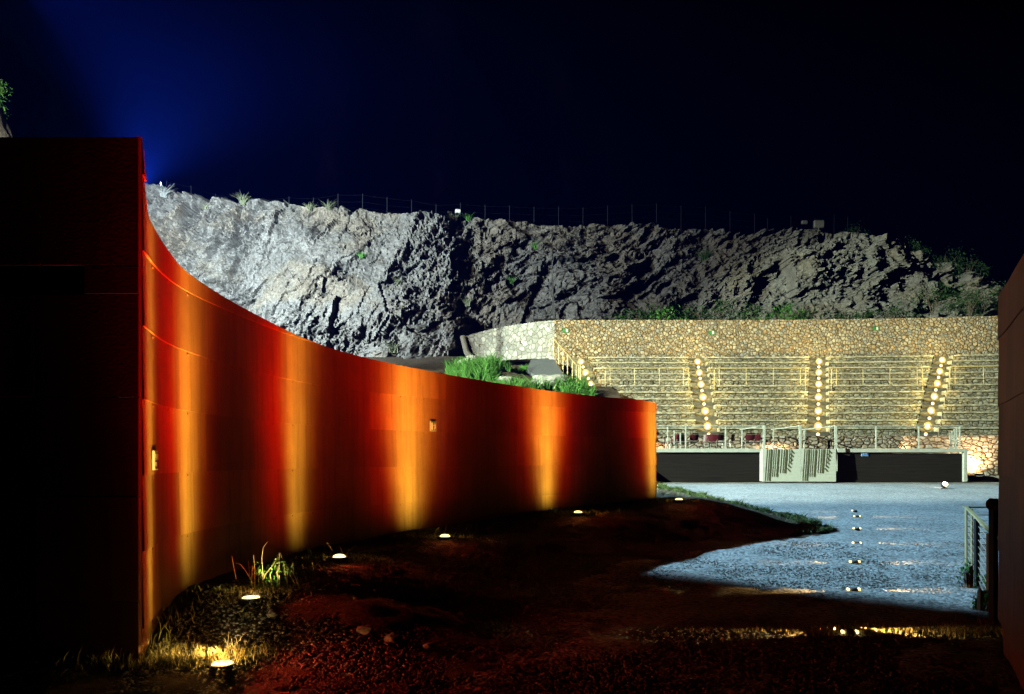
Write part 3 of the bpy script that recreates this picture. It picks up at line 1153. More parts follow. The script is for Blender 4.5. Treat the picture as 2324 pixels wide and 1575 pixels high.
SW = .62
BL = ['leftmost', 'second', 'third', 'rightmost']
bounds = [(0, 1), (1, 2), (2, 3), (3, None)]
XR_END = 40.0
rs = random.Random(3)
for k, (a, b) in enumerate(bounds):
    base = Vector((stair_x(a, YB) + 3, YB, ZB - 1))
    blk = thing('seating_block', base, BL[k] + ' block of stone seating terraces, ' + ['between the first two lit stairs', 'between the second and third lit stairs', 'between the third and fourth lit stairs', 'beyond the last lit stair'][k], 'seating', 'stone seating blocks of the open-air theatre')
    for i in range(NROW):
        y0, z1_ = rowY(i), rowZ(i)
        xl_ = stair_x(a, y0) + SW
        xr_ = stair_x(b, y0) - SW if b is not None else XR_END
        mb = MB()
        ns = max(3, int((xr_ - xl_) / .35))
        xs_ = np.linspace(xl_, xr_, ns + 1)
        jit = [rs.uniform(-.018, .018) for _ in xs_]
        jz = [rs.uniform(-.012, .012) for _ in xs_]
        yq = [y0 + float(arc_y(x)) for x in xs_]
        cap = .09
        for s in range(ns):
            xa_, xb_ = xs_[s], xs_[s + 1]
            ya_, yb_ = yq[s], yq[s + 1]
            zl = z1_ - RISE - .1
            ja, jb = jit[s], jit[s + 1]
            # riser, cap nose, tread
            vs = [(xa_, ya_, zl), (xb_, yb_, zl), (xb_, yb_, z1_ - cap), (xa_, ya_, z1_ - cap),
                  (xa_, ya_ - .10 + ja, z1_ - cap + jz[s]), (xb_, yb_ - .10 + jb, z1_ - cap + jz[s + 1]), (xb_, yb_ - .085 + jb, z1_ + jz[s + 1]), (xa_, ya_ - .085 + ja, z1_ + jz[s]),
                  (xb_, yb_ + RUN + .1, z1_ - .01), (xa_, ya_ + RUN + .1, z1_ - .01)]
            mb.add(vs, [(0, 1, 2, 3)], 0)
            mb.add(vs, [(3, 2, 5, 4), (4, 5, 6, 7), (7, 6, 8, 9)], 1)
        for xx_, yy_ in ((xl_, yq[0]), (xr_, yq[-1])):
            mb.add([(xx_, yy_, z1_ - RISE - .1), (xx_, yy_ + RUN, z1_ - RISE - .1), (xx_, yy_ + RUN, z1_ - .01), (xx_, yy_ - .04, z1_)], [(0, 1, 2, 3)], 1)
        mb.build('seat_row', [M['stone_seat'], M['tread']], blk, recalc=False)

# stairs with step lamps
SLAB = ['leftmost lit stair beside the sloping handrail', 'second lit stair, descending behind the stage chairs', 'third lit stair, behind the white panels', 'rightmost lit stair, leaning to the right']
for k in range(4):
    i0 = 4 if k == 0 else 0
    sth = thing('stair_flight', (stair_x(k, YB), YB, ZB - 1), SLAB[k], 'stairs', 'stairs with step lamps between the seating')
    nst = 2 * NROW
    for i in range(0, nst):
        y0 = YB + RUN * i / 2 - .02
        z1_ = ZB - RISE / 2 + RISE * i / 2
        xc = stair_x(k, y0)
        y0 = y0 + float(arc_y(xc))
        mb = MB()
        mb.box((xc, y0 + RUN * .3, z1_ - RISE * .36), (2 * SW - .01, RUN * .6, RISE * .72), bev=.012)
        mb.build('step', M['step'], sth)
    for i in range(i0 if k == 0 else 0, NROW - 1):
        y0 = YB + RUN * (i + .5) - .03
        xc = stair_x(k, y0)
        y0 = y0 + float(arc_y(xc))
        z = ZB + RISE * (i + .5) - RISE * .32
        big = (i % 2 == 1)
        mb = MB()
        r_ = .105 if big else .065
        mb.lathe([(r_, -.02), (r_, .025), (r_ * .7, .045), (.001, .052)], (xc, y0, z), 16, (0, -1, 0))
        sl = mb.build('step_lamp', M['lens_step'] if big else M['lens_step_dim'], sth, smooth=True)
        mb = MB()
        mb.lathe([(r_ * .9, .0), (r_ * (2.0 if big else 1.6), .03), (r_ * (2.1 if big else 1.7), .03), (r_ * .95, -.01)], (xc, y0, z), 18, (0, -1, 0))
        mb.build('lamp_halo', M['halo'], sl)  # glowing ring that imitates the glare round the lamp
        lamp('step_glow', 'POINT', (xc, y0 - .13, z + .01), 9 if big else 3, (1.0, .66, .18), sth, radius=.03)
        if big:
            lamp('step_spill', 'SPOT', (xc, y0 - .55, z + .3), 130, (1.0, .80, .26), sth, (xc, y0 + 3, z + 1.7), math.radians(165), .5, .08)

# handrails on the sixth row
HR = [(0, 1, 'left'), (1, 2, 'second'), (2, 3, 'third'), (3, None, 'right')]
hl = ['tan tube handrail across the leftmost seating block', 'tan tube handrail across the second seating block', 'tan tube handrail across the third seating block', 'tan tube handrail across the rightmost seating block']
for (a, b, _), lab in zip(HR, hl):
    i = 7
    y0 = rowY(i) - .15
    z0_ = rowZ(i) - .0
    xl_ = stair_x(a, y0) + SW + .15
    xr_ = stair_x(b, y0) - SW - .15 if b is not None else 33.0
    th = thing('row_handrail', ((xl_ + xr_) / 2, y0, z0_), lab, 'handrail', 'handrails across the seating blocks')
    H = 1.02
    mb = MB()
    path = [(xl_, y0 + float(arc_y(xl_)), z0_ - .4), (xl_, y0 + float(arc_y(xl_)), z0_ + H - .12), (xl_ + .03, y0 + float(arc_y(xl_)), z0_ + H - .03), (xl_ + .12, y0 + float(arc_y(xl_)), z0_ + H)]
    for x in np.linspace(xl_ + .3, xr_ - .12, 12):
        path.append((x, y0 + float(arc_y(x)), z0_ + H))
    path += [(xr_ - .03, y0 + float(arc_y(xr_)), z0_ + H - .03), (xr_, y0 + float(arc_y(xr_)), z0_ + H - .12), (xr_, y0 + float(arc_y(xr_)), z0_ - .4)]
    mb.tube(path, .026, 8)
    mb.build('top_rail', M['rail_steel'], th, smooth=True)
    n_ = max(3, int(round((xr_ - xl_) / 1.75)))
    for x in np.linspace(xl_ + .3, xr_ - .3, n_ + 1):
        mb = MB()
        yy_ = y0 + float(arc_y(x))
        mb.tube([(x, yy_, z0_ - .02), (x, yy_, z0_ + H - .02)], .02, 6)
        mb.build('post', M['rail_steel'], th)
    mb = MB()
    for zz in (.35, .68):
        mb.tube([(x, y0 + float(arc_y(x)), z0_ + zz) for x in np.linspace(xl_, xr_, 10)], .006, 5)
    mb.build('rail_cable', M['cable'], th)

# low front wall of the seating, carrying on to the right of the stage
fw = thing('front_stone_wall', (14, YB - .4, zg), 'low wall of big rounded stones below the seating, lit from its foot', 'wall')
mb = MB()
xs_ = np.linspace(2.5, XR_END, 60)
zt_ = ZB - .03
v_, f_ = [], []
for x in xs_:
    y = YB - .5 + float(arc_y(x))
    v_ += [(x, y, zg - .2), (x, y, zt_), (x, y + .9, zt_)]
mb.v = v_
for i in range(len(xs_) - 1):
    e = i * 3
    for q in ((e, e + 3, e + 4, e + 1), (e + 1, e + 4, e + 5, e + 2)):
        mb.f.append(q); mb.m.append(0); mb.t.append(.5)
mb.build('stone_face', M['stone_big'], fw, recalc=False)
mb = MB()
mb.box((27, YB - 1.4 - .5, zg + .08), (14, .5, .2), bev=.02)
mb.build('base_kerb', M['concrete'], fw)
# uplights at the foot of that wall (mostly hidden behind the stage)
fl = [(1490, 'hidden behind the left end of the stage'), (1765, 'hidden behind the white panels'), (2045, 'hidden behind the right half of the stage'), (2222, 'blazing on the big stones right of the stage')]
for x, lab in fl:
    Yd = YB - 1.15
    px = (x - 1162) / F * Yd
    Yd += float(arc_y(px))
    px = (x - 1162) / F * Yd
    zz = zg + .2 if x > 2200 else zg + .75
    th = thing('wall_floodlight', (px, Yd, zz), 'wall washing floodlight ' + lab, 'floodlight', 'floodlights at the foot of the front stone wall')
    mb = MB(); mb.box((px, Yd, zz + .06), (.34, .2, .12), bev=.015); mb.build('housing', M['dark_steel'], th)
    mb = MB(); mb.box((px, Yd + .02, zz + .125), (.3, .15, .016)); mb.build('lens', M['lens_hot'], th)
    lamp('beam', 'SPOT', (px, Yd + .12, zz + .2), 900 if x > 2200 else 330, (1.0, .68, .36), th, (px, Yd + .75, zz + 1.1), math.radians(150), 1, .06)

# back stone wall
bw = thing('back_stone_wall', (15, YTP + 1, ZTP), 'high rubble stone wall closing the top of the seating', 'wall')
x0w = (1258 - 1162) / F * 50.8
xs_ = np.linspace(x0w, XR_END + 6, 70)
mb = MB()
for i, x in enumerate(xs_):
    y = 50.8 + float(arc_y(x))
    zt_ = EYE + (1042 - 726) / F * 50.8 + .04 * math.sin(i * 1.9) * .5
    mb.v += [(x, y, 4), (x, y, zt_), (x, y + .6, zt_)]
for i in range(len(xs_) - 1):
    e = i * 3
    for q in ((e, e + 3, e + 4, e + 1), (e + 1, e + 4, e + 5, e + 2)):
        mb.f.append(q); mb.m.append(0); mb.t.append(.5)
mb.build('stone_face', M['stone_wall'], bw, recalc=False)
for x, y, lab in ((1283.5, 750, 0), (1615.5, 754.5, 0), (1981, 748, 0)):
    q = P(x, y, 50.7)
    q.y = 50.74 + float(arc_y(q.x))
    so = thing('exit_sign', q, 'tiny green and white exit sign on the high stone wall, ' + {1283.5: 'above the leftmost stair', 1615.5: 'above the second stair', 1981: 'between the last two stairs'}[x], 'sign', 'small exit signs on the high stone wall')
    mb = MB(); mb.box(q, (.4, .02, .26)); mb.build('green_plate', M['sign_green'], so)
    mb = MB(); mb.box((q.x + .09, q.y - .016, q.z), (.12, .01, .2)); mb.build('white_door', M['white_paint'], so)

# pale wing wall at the left, its top stepping down
ww = thing('stone_wing_wall', P(1150, 815, 50), 'pale floodlit stone wing wall with a falling top left of the seating', 'wall')
wpts = [(1258, 727, 807, 50.8), (1225, 729, 808, 51.3), (1190, 734, 809, 52.0), (1150, 740, 811, 52.8), (1110, 748, 814, 53.6), (1080, 756, 818, 54.2), (1056, 763, 826, 54.6)]
mb = MB()
for x, yt, yb, Yd in wpts:
    a, b = P(x, yb + 6, Yd), P(x, yt, Yd)
    if x == 1056:
        a.x += .75
    mb.v += [tuple(a), tuple(b), (b.x - .05, b.y + .6, b.z)]
for i in range(len(wpts) - 1):
    e = i * 3
    for q in ((e + 3, e, e + 1, e + 4), (e + 4, e + 1, e + 2, e + 5)):
        mb.f.append(q); mb.m.append(0); mb.t.append(.5)
mb.build('stone_face', M['stone_pale'], ww, recalc=False)
for x, y in ((1090, 784), (1142, 780), (1183, 777)):
    mb = MB(); q = P(x, y, {1090: 54.0, 1142: 52.95, 1183: 52.15}[x])
    q.y = float(np.interp(q.x, [P(w_[0], 0, w_[3]).x for w_ in wpts[::-1]], [w_[3] for w_ in wpts[::-1]])) + .0
    mb.lathe([(.11, -.05), (.11, .03), (.08, .03), (.08, -.04)], q, 12, (0, -1, 0)); mb.build('drain_spout', M['corten_dark'], ww)
mb = MB()
mb.tube([P(1050, 763, 54.4), P(1059, 800, 54.2), P(1081, 826, 54)], [.2, .22, .3], 8)
mb.build('end_buttress', M['concrete'], ww)

# sloping handrail beside the first stair
sh = thing('stair_handrail', P(1290, 880, 46), 'tan sloping handrail with close bars left of the leftmost stair', 'handrail')
top = [P(1245, 771, 49.6), P(1257, 769, 49.2), P(1309, 829, 46.2), P(1317, 829, 46.0), P(1317, 900, 46.0)]
mb = MB(); mb.tube(top, .035, 8); mb.build('top_rail', M['rail_steel'], sh)
for x in (1247, 1257, 1268, 1278, 1288, 1299, 1308, 1313):
    t_ = np.clip((x - 1257) / 52, 0, 1)
    Yd = 49.2 + (46.2 - 49.2) * t_
    yt = 770 + 59 * t_
    mb = MB(); mb.tube([P(x, yt, Yd), P(x, yt + 58 + 8 * t_, Yd)], .03, 6); mb.build('bar', M['rail_steel'], sh)
lo = thing('low_rail', P(1200, 878, 42), 'thin tan rail running through the grass above the curved wall', 'handrail')
mb = MB(); mb.tube([P(1040, 868, 43), P(1310, 876, 43.5)], .03, 6); mb.build('top_rail', M['rail_steel'], lo)
for x in (1172, 1260):
    mb = MB(); mb.tube([P(x, 873, 43.2), P(x, 900, 43.2)], .03, 6); mb.build('post', M['rail_steel'], lo)
# white stepped side of the first stair
mb = MB()
sw = thing('stair_side_wall', P(1265, 850, 48), 'white stepped kerb along the paved slope left of the first stair', 'kerb')
for i in range(4):
    q = P(1252 + 9 * i, 815 + 17 * i, 49.4 - .9 * i)
    mb.box((q.x, q.y + .3, q.z - .25), (.28, 1.0, .55), bev=.02)
mb.build('stepped_kerb', M['white_paint'], sw)

# ------------------------------------------------------------------ hillside left of the seating
xs_ = np.linspace(-70, 6.0, 150)
ys_ = np.linspace(31, 64, 66)
HX, HY = np.meshgrid(xs_, ys_)


def hill_z(x, y):
    x, y = np.asarray(x, float), np.asarray(y, float)
    b = np.interp(y, [31, 35, 42, 45, 48, 50, 64], [.5, 2.2, 5.4, 6.15, 7.1, 7.6, 10.5])
    b = b + .8 * np.exp(-((x + 1.2) / 2.6) ** 2 - ((y - 45.5) / 2.2) ** 2)
    b = b - .25 * sstep(1.0, 2.2, x) * sstep(43, 44, y)
    return b


HZ = hill_z(HX, HY) + .15 * fbm(HX * .6, HY * .6, 1.0, 4)
ix = np.arange(HX.size).reshape(HX.shape)
hf = np.stack([ix[:-1, :-1], ix[:-1, 1:], ix[1:, 1:], ix[1:, :-1]], -1).reshape(-1, 4)
struct(nmesh('hillside', np.stack([HX, HY, HZ], -1).reshape(-1, 3), hf, M['earth'], smooth=True))
pv = MB()
qa = [P(1205, 818, 49.5), P(1256, 816, 49.3), P(1284, 858, 46.2), P(1225, 862, 45.6), P(1196, 840, 47)]
pv.add([tuple(q + Vector((0, 0, .06))) for q in qa] + [tuple(q - Vector((0, 0, .5))) for q in qa], [(0, 1, 2, 3, 4), (0, 4, 9, 5), (4, 3, 8, 9), (3, 2, 7, 8), (2, 1, 6, 7)])
struct(pv.build('path', M['asphalt']))


# ------------------------------------------------------------------ vegetation makers
def leaves(cx, cy, cz, n, size, up=.6, elong=2.6):
    """n little two-triangle leaves at given centres"""
    a = RNG.random(n) * 6.283
    e = (RNG.random(n) - .15) * 1.5 * up
    d = np.stack([np.cos(a) * np.cos(e), np.sin(a) * np.cos(e), np.sin(e)], -1)
    s = np.stack([-np.sin(a), np.cos(a), (RNG.random(n) - .5) * .8], -1)
    L = size * (.6 + .8 * RNG.random(n))[:, None]
    c = np.stack([cx, cy, cz], -1)
    p0 = c - d * L * .5
    p2 = c + d * L * .5
    p1 = c + s * L / elong * .5
    p3 = c - s * L / elong * .5
    v = np.stack([p0, p1, p2, p3], 1).reshape(-1, 3)
    f = np.arange(4 * n).reshape(n, 4)
    return v, f, RNG.random(n)


def blades(px, py, pz, h, w, lean=.35, segs=3):
    n = len(px)
    a = RNG.random(n) * 6.283
    dx, dy = np.cos(a), np.sin(a)
    ln = lean * (.3 + RNG.random(n)) * h
    wa = RNG.random(n) * 6.283
    wx, wy = np.cos(wa) * w, np.sin(wa) * w
    V, Fc = [], []
    for s in range(segs + 1):
        t_ = s / segs
        k = 1 - t_ * .85
        x = px + dx * ln * t_ * t_
        y = py + dy * ln * t_ * t_
        z = pz + h * (t_ - .18 * t_ * t_)
        V.append(np.stack([x - wx * k, y - wy * k, z], -1))
        V.append(np.stack([x + wx * k, y + wy * k, z], -1))
    v = np.stack(V, 1)
    base = (np.arange(n) * (2 * (segs + 1)))[:, None]
    for s in range(segs):
        Fc.append(np.stack([base[:, 0] + 2 * s, base[:, 0] + 2 * s + 1, base[:, 0] + 2 * s + 3, base[:, 0] + 2 * s + 2], -1))
    f = np.concatenate(Fc)
    return v.reshape(-1, 3), f, np.tile(RNG.random(n), segs)


def cat(parts):
    v, f, t_ = [], [], []
    o = 0
    for a, b, c in parts:
        v.append(a); f.append(b + o); t_.append(c)
        o += len(a)
    return np.concatenate(v), np.concatenate(f), np.concatenate(t_)


# grass and green weeds on the hillside (uncountable)
n = 26000
gx = -14 + 18.5 * RNG.random(n)
gy = 39.5 + 9.5 * RNG.random(n)
dens = fbm(gx * .5, gy * .5, 4.0, 3)
pathm = (gx > 1.2 + (gy - 45.6) * .0) & (gy > 45.0)
left = (gx < -3.6 - (gy - 42) * .1) & (gy > 44)
keep = (dens > -.55) & ~pathm & ~left
gx, gy = gx[keep], gy[keep]
hh = .25 + .75 * np.clip(.45 + .7 * fbm(gx * .7, gy * .7, 8.0, 3), 0, 1) * (.5 + RNG.random(len(gx)))
v_, f_, t_ = blades(gx, gy, hill_z(gx, gy), hh, .035, .5, 2)
n2 = 9000
m_ = RNG.integers(0, len(gx), n2)
lv = leaves(gx[m_] + .1 * RNG.standard_normal(n2), gy[m_] + .1 * RNG.standard_normal(n2), hill_z(gx[m_], gy[m_]) + hh[m_] * RNG.random(n2), n2, .16)
v_, f_, t_ = cat([(v_, f_, t_), lv])
struct(nmesh('green_weeds', v_, f_, M['leaf'], tone=t_), 'stuff')


def rockmesh(name, c, r, seed, sub=3, mat=None, sc=(1, 1, .6)):
    import bmesh
    bm = bmesh.new()
    bmesh.ops.create_icosphere(bm, subdivisions=sub, radius=1)
    v = np.array([q.co for q in bm.verts])
    d = 1 + .35 * fbm(v[:, 0] * 1.3 + seed, v[:, 1] * 1.3, v[:, 2] * 1.3, 3) + .1 * facets(v[:, 0] * 2.5 + seed, v[:, 1] * 2.5 + v[:, 2] * 2, seed)
    for q, k in zip(bm.verts, d):
        q.co = Vector((q.co.x * k * r * sc[0], q.co.y * k * r * sc[1], q.co.z * k * r * sc[2])) + Vector(c)
    me = bpy.data.meshes.new(name)
    bm.to_mesh(me)
    bm.free()
    me.materials.append(mat or M['boulder'])
    return link(name, me)


for i, (x, y, Yd, r, lab) in enumerate([(1152, 870, 43.8, .65, 'pale boulder in the grass, lower left of the paved slope'), (1242, 866, 44.4, .75, 'pale boulder at the foot of the paved slope'), (1068, 822, 47.5, .6, 'pale boulder behind the green weeds below the wing wall')]):
    tag(rockmesh('boulder', P(x, y, Yd), r, i + 3, sc=(1.3, .9, .6)), lab, 'boulder', 'boulders in the grass beside the seating')

# ------------------------------------------------------------------ cliff
S77 = F / 76.0
CT = np.array([(-400, 300), (-120, 345), (100, 372), (330, 410), (390, 418), (450, 437), (560, 455), (740, 468), (880, 480), (960, 488), (1060, 497), (1250, 513), (1500, 520), (1800, 523), (1920, 525), (1990, 540), (2060, 560), (2105, 590), (2160, 612), (2210, 627), (2260, 655), (2330, 690), (2500, 760), (2800, 830)], float)
ctx, ctz = (CT[:, 0] - 1162) / S77, EYE + (1042 - CT[:, 1]) / S77
UU = np.arange(-52, 60, .125)
VV = np.linspace(0, 1, 230)
U, V = np.meshgrid(UU, VV)
ztop = np.interp(U, ctx, ctz) + .18 * fbm(U * .8, U * 0 + 3, 0, 3)
zbot = np.where(U < 4, 6.5, 11.0)
Zc = zbot + (ztop - zbot) * V
# depth of the face: foot near, top far; left half stands forward of the right half
fwd = 2.6 * (1 - sstep(-6.2, -4.0, U + .12 * (Zc - 18) + .8 * fbm(Zc * .35, U * 0, 2.0, 3)))
butt = 5.2 * np.exp(-((U + 9.5) / 3.6) ** 2) * np.clip((19 - Zc) / 12, 0, 1)
butt2 = 3.0 * np.exp(-((U - 31) / 7) ** 2) * np.clip((23 - Zc) / 14, 0, 1)
bulge = 2.2 * fbm(U * .07, Zc * .07, 7.0, 3)
slope = (1 - V) ** 1.15 * (9.0 + 5.0 * sstep(10, 40, U))
# strata: rotated, stretched cells
ang = np.where(U < -4, math.radians(62), math.radians(42))
ang = math.radians(62) + (math.radians(38) - math.radians(62)) * sstep(-6, 14, U)
ur = U * np.cos(ang) + Zc * np.sin(ang)
vr = -U * np.sin(ang) + Zc * np.cos(ang)
wob = .5 * fbm(U * .5, Zc * .5, 9.0, 3)
fine = .25 + .95 * np.clip(.45 + .9 * fbm(U * .16, Zc * .16, 21.0, 3), 0, 1)      # smooth faces and shattered zones
rel = 1.5 * facets(ur * .13 + wob * .15, vr * .26 + wob * .15, 5, 1.5)
rel += .7 * facets(U * .30 + wob * .3, Zc * .07 + wob * .2, 61, 1.6)
rel += .75 * facets(ur * .36 + wob * .3, vr * .8 + wob * .3, 11, 1.4)
rel += fine * .62 * facets(ur * .85 + wob * .5, vr * 1.8 + wob * .5, 23, 1.6)
rel += fine * .42 * facets(ur * 1.8 + wob, vr * 3.2 + wob, 37, 1.9)
rel += fine * .30 * facets(ur * 3.1 + wob, vr * 4.6 + wob, 51, 1.9)
rel += .5 * fbm(U * .35, Zc * .35, 5.0, 6, .62)
pit = np.clip(fbm(ur * .30 + 3, vr * .75, 12.0, 5, .6) - .30, 0, 1)
rel -= 2.4 * pit
amp = .62 + .30 * sstep(-14, -2, U) + .25 * sstep(0, 20, U)
shade = np.exp(-((U + 32) / 5) ** 2 - ((Zc - 24.5) / 4) ** 2)      # broken, pitted ground under the brow
amp = amp + .5 * shade
Yc = 74.5 - fwd - butt - butt2 - bulge - slope - rel * amp
# the brow keeps the outline measured in the photograph at its own depth
ybrow = 74.5 - fwd[-1] - bulge[-1]
zt2 = EYE + (ztop[-1] - EYE) * np.interp(UU, UU, ybrow) / 76.0
Zc = zbot + (zt2[None] - zbot) * V
Zd = Zc + .30 * facets(ur * 1.3, vr * 1.3, 71) * (V < .995)
vc = np.stack([U, Yc, Zd], -1)
# plateau behind the brow
pl_v = []
for k, (dy, dz) in enumerate(((1.2, .25), (4, .2), (30, -3))):
    row = vc[-1].copy()
    row[:, 1] = np.maximum(row[:, 1], 60) + dy
    row[:, 2] += dz + .2 * fbm(UU * .6, UU * 0 + k, 0, 3)
    pl_v.append(row[None])
vc = np.concatenate([vc] + pl_v, 0)
ix = np.arange(vc.shape[0] * vc.shape[1]).reshape(vc.shape[:2])
cf = np.stack([ix[:-1, :-1], ix[:-1, 1:], ix[1:, 1:], ix[1:, :-1]], -1).reshape(-1, 4)
struct(nmesh('rock_cliff', vc.reshape(-1, 3), cf, M['rock'], smooth=False))
CLY, CLZ = Yc, Zd


def cliff_pt(x, y):
    """point on the cliff face seen at photograph position (x, y)"""
    s = (U / CLY * F + 1162 - x) ** 2 + (1042 - (CLZ - EYE) / CLY * F - y) ** 2
    i = np.unravel_index(np.argmin(s), s.shape)
    return Vector((float(U[i]), float(CLY[i]), float(CLZ[i])))


# spiky plants on the cliff
CP = [(372, 440, .95, 'leaf_white', 'big silvery spiky plant brightly lit at the cliff top behind the wall'),
      (553, 458, .85, 'leaf_grey', 'upright yellow green plant on the cliff brow, second from the left'),
      (745, 472, .8, 'leaf_grey', 'bristly pale plant on the cliff brow above the middle glow'),
      (705, 474, .7, 'leaf_grey', 'low wide plant on the cliff brow left of the bristly one'),
      (1030, 497, .8, 'leaf_grey', 'grey bristly plant on the brow just below the small white box'),
      (1064, 499, .7, 'leaf', 'green bristly plant on the brow right of the white box'),
      (893, 795, .9, 'leaf_grey', 'grey green plant low on the pale buttress'),
      (1063, 690, .8, 'leaf_grey', 'pale plant in the dark gully of the cliff'),
      (820, 580, .6, 'leaf', 'small green plant high on the lit cliff face'),
      (905, 640, .6, 'leaf_grey', 'grey plant halfway up the face left of the gully'),
      (1160, 640, .7, 'leaf', 'green plant right of the gully at half height'),
      (1215, 560, .7, 'leaf', 'green plant below the brow right of the gully'),
      (1600, 590, 1.2, 'leaf_dark', 'round dark bush on a ledge of the right cliff half'),
      (470, 470, .5, 'leaf_grey', 'thin pale plant on the brow right of the silvery one')]
for x, y, r, mt, lab in CP:
    q = cliff_pt(x, y + 4)
    n_ = int(60 * r + 30)
    v_, f_, t_ = blades(np.full(n_, q.x) + .12 * r * RNG.standard_normal(n_), np.full(n_, q.y - .15) + .08 * RNG.standard_normal(n_), np.full(n_, q.z - .1), r * (.6 + .8 * RNG.random(n_)), .03 * r + .012, .9, 3)
    tag(nmesh('cliff_plant', v_, f_, M[mt], tone=t_), lab, 'plant', 'plants growing on the cliff')

# wire fence along the brow
fe = thing('brow_fence', (0, 76, 26), 'thin wire fence on tall posts along the cliff brow', 'fence')
px_ = list(np.arange(378, 1720, 55.6)) + [1742, 1795, 1850, 1893, 1924]
tops = []
for x in px_:
    X_ = (x - 1162) / S77
    z = float(np.interp(X_, UU, zt2)) + .35
    mb = MB()
    mb.tube([(X_, 76, z - .8), (X_, 76, z + (1.95 if x < 1730 else 1.4 + .9 * random.random()))], .03, 5)
    mb.build('post', M['fence_post'], fe)
    tops.append((X_, z))
mb = MB()
for dz in (.5, 1.1, 1.8):
    mb.tube([(a, 76, b + dz) for a, b in tops], .004, 3)
mb.build('wire', M['dark_steel'], fe)
# little boxes on the brow
q = P(1039, 480, 75)
b1 = thing('floodlight_box', q, 'small white floodlight box on a stake above the cliff gully', 'floodlight')
mb = MB(); mb.box(q, (.5, .4, .34), .2, bev=.03); mb.build('housing', M['white_paint'], b1)
mb = MB(); mb.tube([(q.x, q.y, q.z - 1.1), (q.x, q.y, q.z - .17)], .03, 6); mb.build('stake', M['dark_steel'], b1)
q = P(1858, 509, 75)
b2 = thing('floodlight_box', q, 'paired glassy floodlights on the cliff brow at the right', 'floodlight')
mb = MB(); mb.box(q, (1.0, .4, .75), 0, bev=.06); mb.build('housing', M['chair_metal'], b2)
mb = MB(); mb.box(q + Vector((-1.35, .2, .25)), (.6, .3, .36), 0, bev=.05); mb.build('small_housing', M['chair_metal'], b2)
mb = MB(); mb.box(q + Vector((-.4, 0, -1.1)), (2.2, .8, .5), 0, bev=.1); mb.tube([(q.x, q.y, q.z - 1), (q.x, q.y, q.z - .3)], .05, 6); mb.build('mounting_slab', M['concrete'], b2)


def bush(name, c, rx, ry, rz, n, size, mat, label, cat_, group=None, up=.8, trunk=True):
    th = thing(name, c, label, cat_, group)
    k = max(4, int(n / 90))
    bc = RNG.standard_normal((k, 3))
    bc /= np.linalg.norm(bc, axis=1)[:, None]
    bc *= (.45 + .5 * RNG.random((k, 1)))
    bc[:, 2] = np.abs(bc[:, 2])
    br = .25 + .25 * RNG.random(k)
    m_ = RNG.integers(0, k, n)
    p = bc[m_] + RNG.standard_normal((n, 3)) * br[m_][:, None] * .55
    v_, f_, t_ = leaves(c[0] + p[:, 0] * rx, c[1] + p[:, 1] * ry, c[2] + p[:, 2] * rz, n, size, up)
    nmesh('foliage', v_, f_, mat, th, tone=np.clip(.25 + .5 * RNG.random(k)[m_] + .3 * (t_ - .5), 0, 1))
    mb = MB()
    for _ in range(5):
        q = Vector((random.uniform(-.5, .5) * rx, random.uniform(-.5, .5) * ry, rz * random.uniform(.4, .9)))
        mb.tube([Vector(c) - Vector((0, 0, .3)), Vector(c) + q * .5 + Vector((0, 0, .1)), Vector(c) + q], [.04, .025, .01], 5)
    mb.build('stem', M['bark'], th)
    return th


# bushes along the top of the back wall
BU = [(1450, 724, 57, 2.0, 1.0, 'low spreading green bush at the left end of those above the wall'),
      (1510, 722, 56, 1.7, 1.1, 'bright green bush above the wall right of the spreading one'),
      (1585, 722, 57, 1.3, 1.2, 'dark green bush above the wall over the second stair'),
      (1640, 720, 58, 1.7, 1.5, 'taller dull green bush above the wall right of the second stair'),
      (1705, 722, 57, 1.6, 1.2, 'dull green bush before the rock ledge above the wall'),
      (1775, 720, 56, 1.9, 1.3, 'brightest rounded bush above the wall left of the third stair'),
      (1840, 722, 57, 1.5, 1.2, 'green bush above the wall just left over the third stair'),
      (1930, 722, 57, 1.7, .9, 'low olive bush above the wall right of the third stair'),
      (2020, 720, 58, 2.0, .9, 'sparse olive bush above the wall left of the fourth stair'),
      (2115, 700, 62, 2.4, 2.4, 'large dark bush on the slope over the fourth stair'),
      (2200, 706, 60, 2.2, 2.0, 'dark bush on the slope near the right steel wall'),
      (2235, 690, 62, 1.8, 2.0, 'dark bush highest on the slope beside the right steel wall')]
for x, y, Yd, r, h, lab in BU:
    q = P(x, y + 6, Yd)
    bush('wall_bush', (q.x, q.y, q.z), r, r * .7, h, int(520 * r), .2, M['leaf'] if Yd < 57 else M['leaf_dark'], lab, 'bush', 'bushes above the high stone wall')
for x, y, Yd, r, h, lab in [(1945, 535, 77, 1.5, 1.3, 'dark bush on the falling end of the cliff brow'), (2065, 570, 76, 1.8, 1.5, 'dark bush on the right shoulder of the cliff'), (2150, 605, 74, 2.0, 1.9, 'dim green bush below the shoulder of the cliff'), (2195, 620, 73, 1.8, 2.2, 'tallest dim bush at the right end of the cliff')]:
    q = P(x, y + 8, Yd)
    bush('brow_bush', (q.x, q.y, q.z), r, r, h, int(500 * r), .2, M['leaf_dark'], lab, 'bush', 'dim bushes on the right end of the cliff')

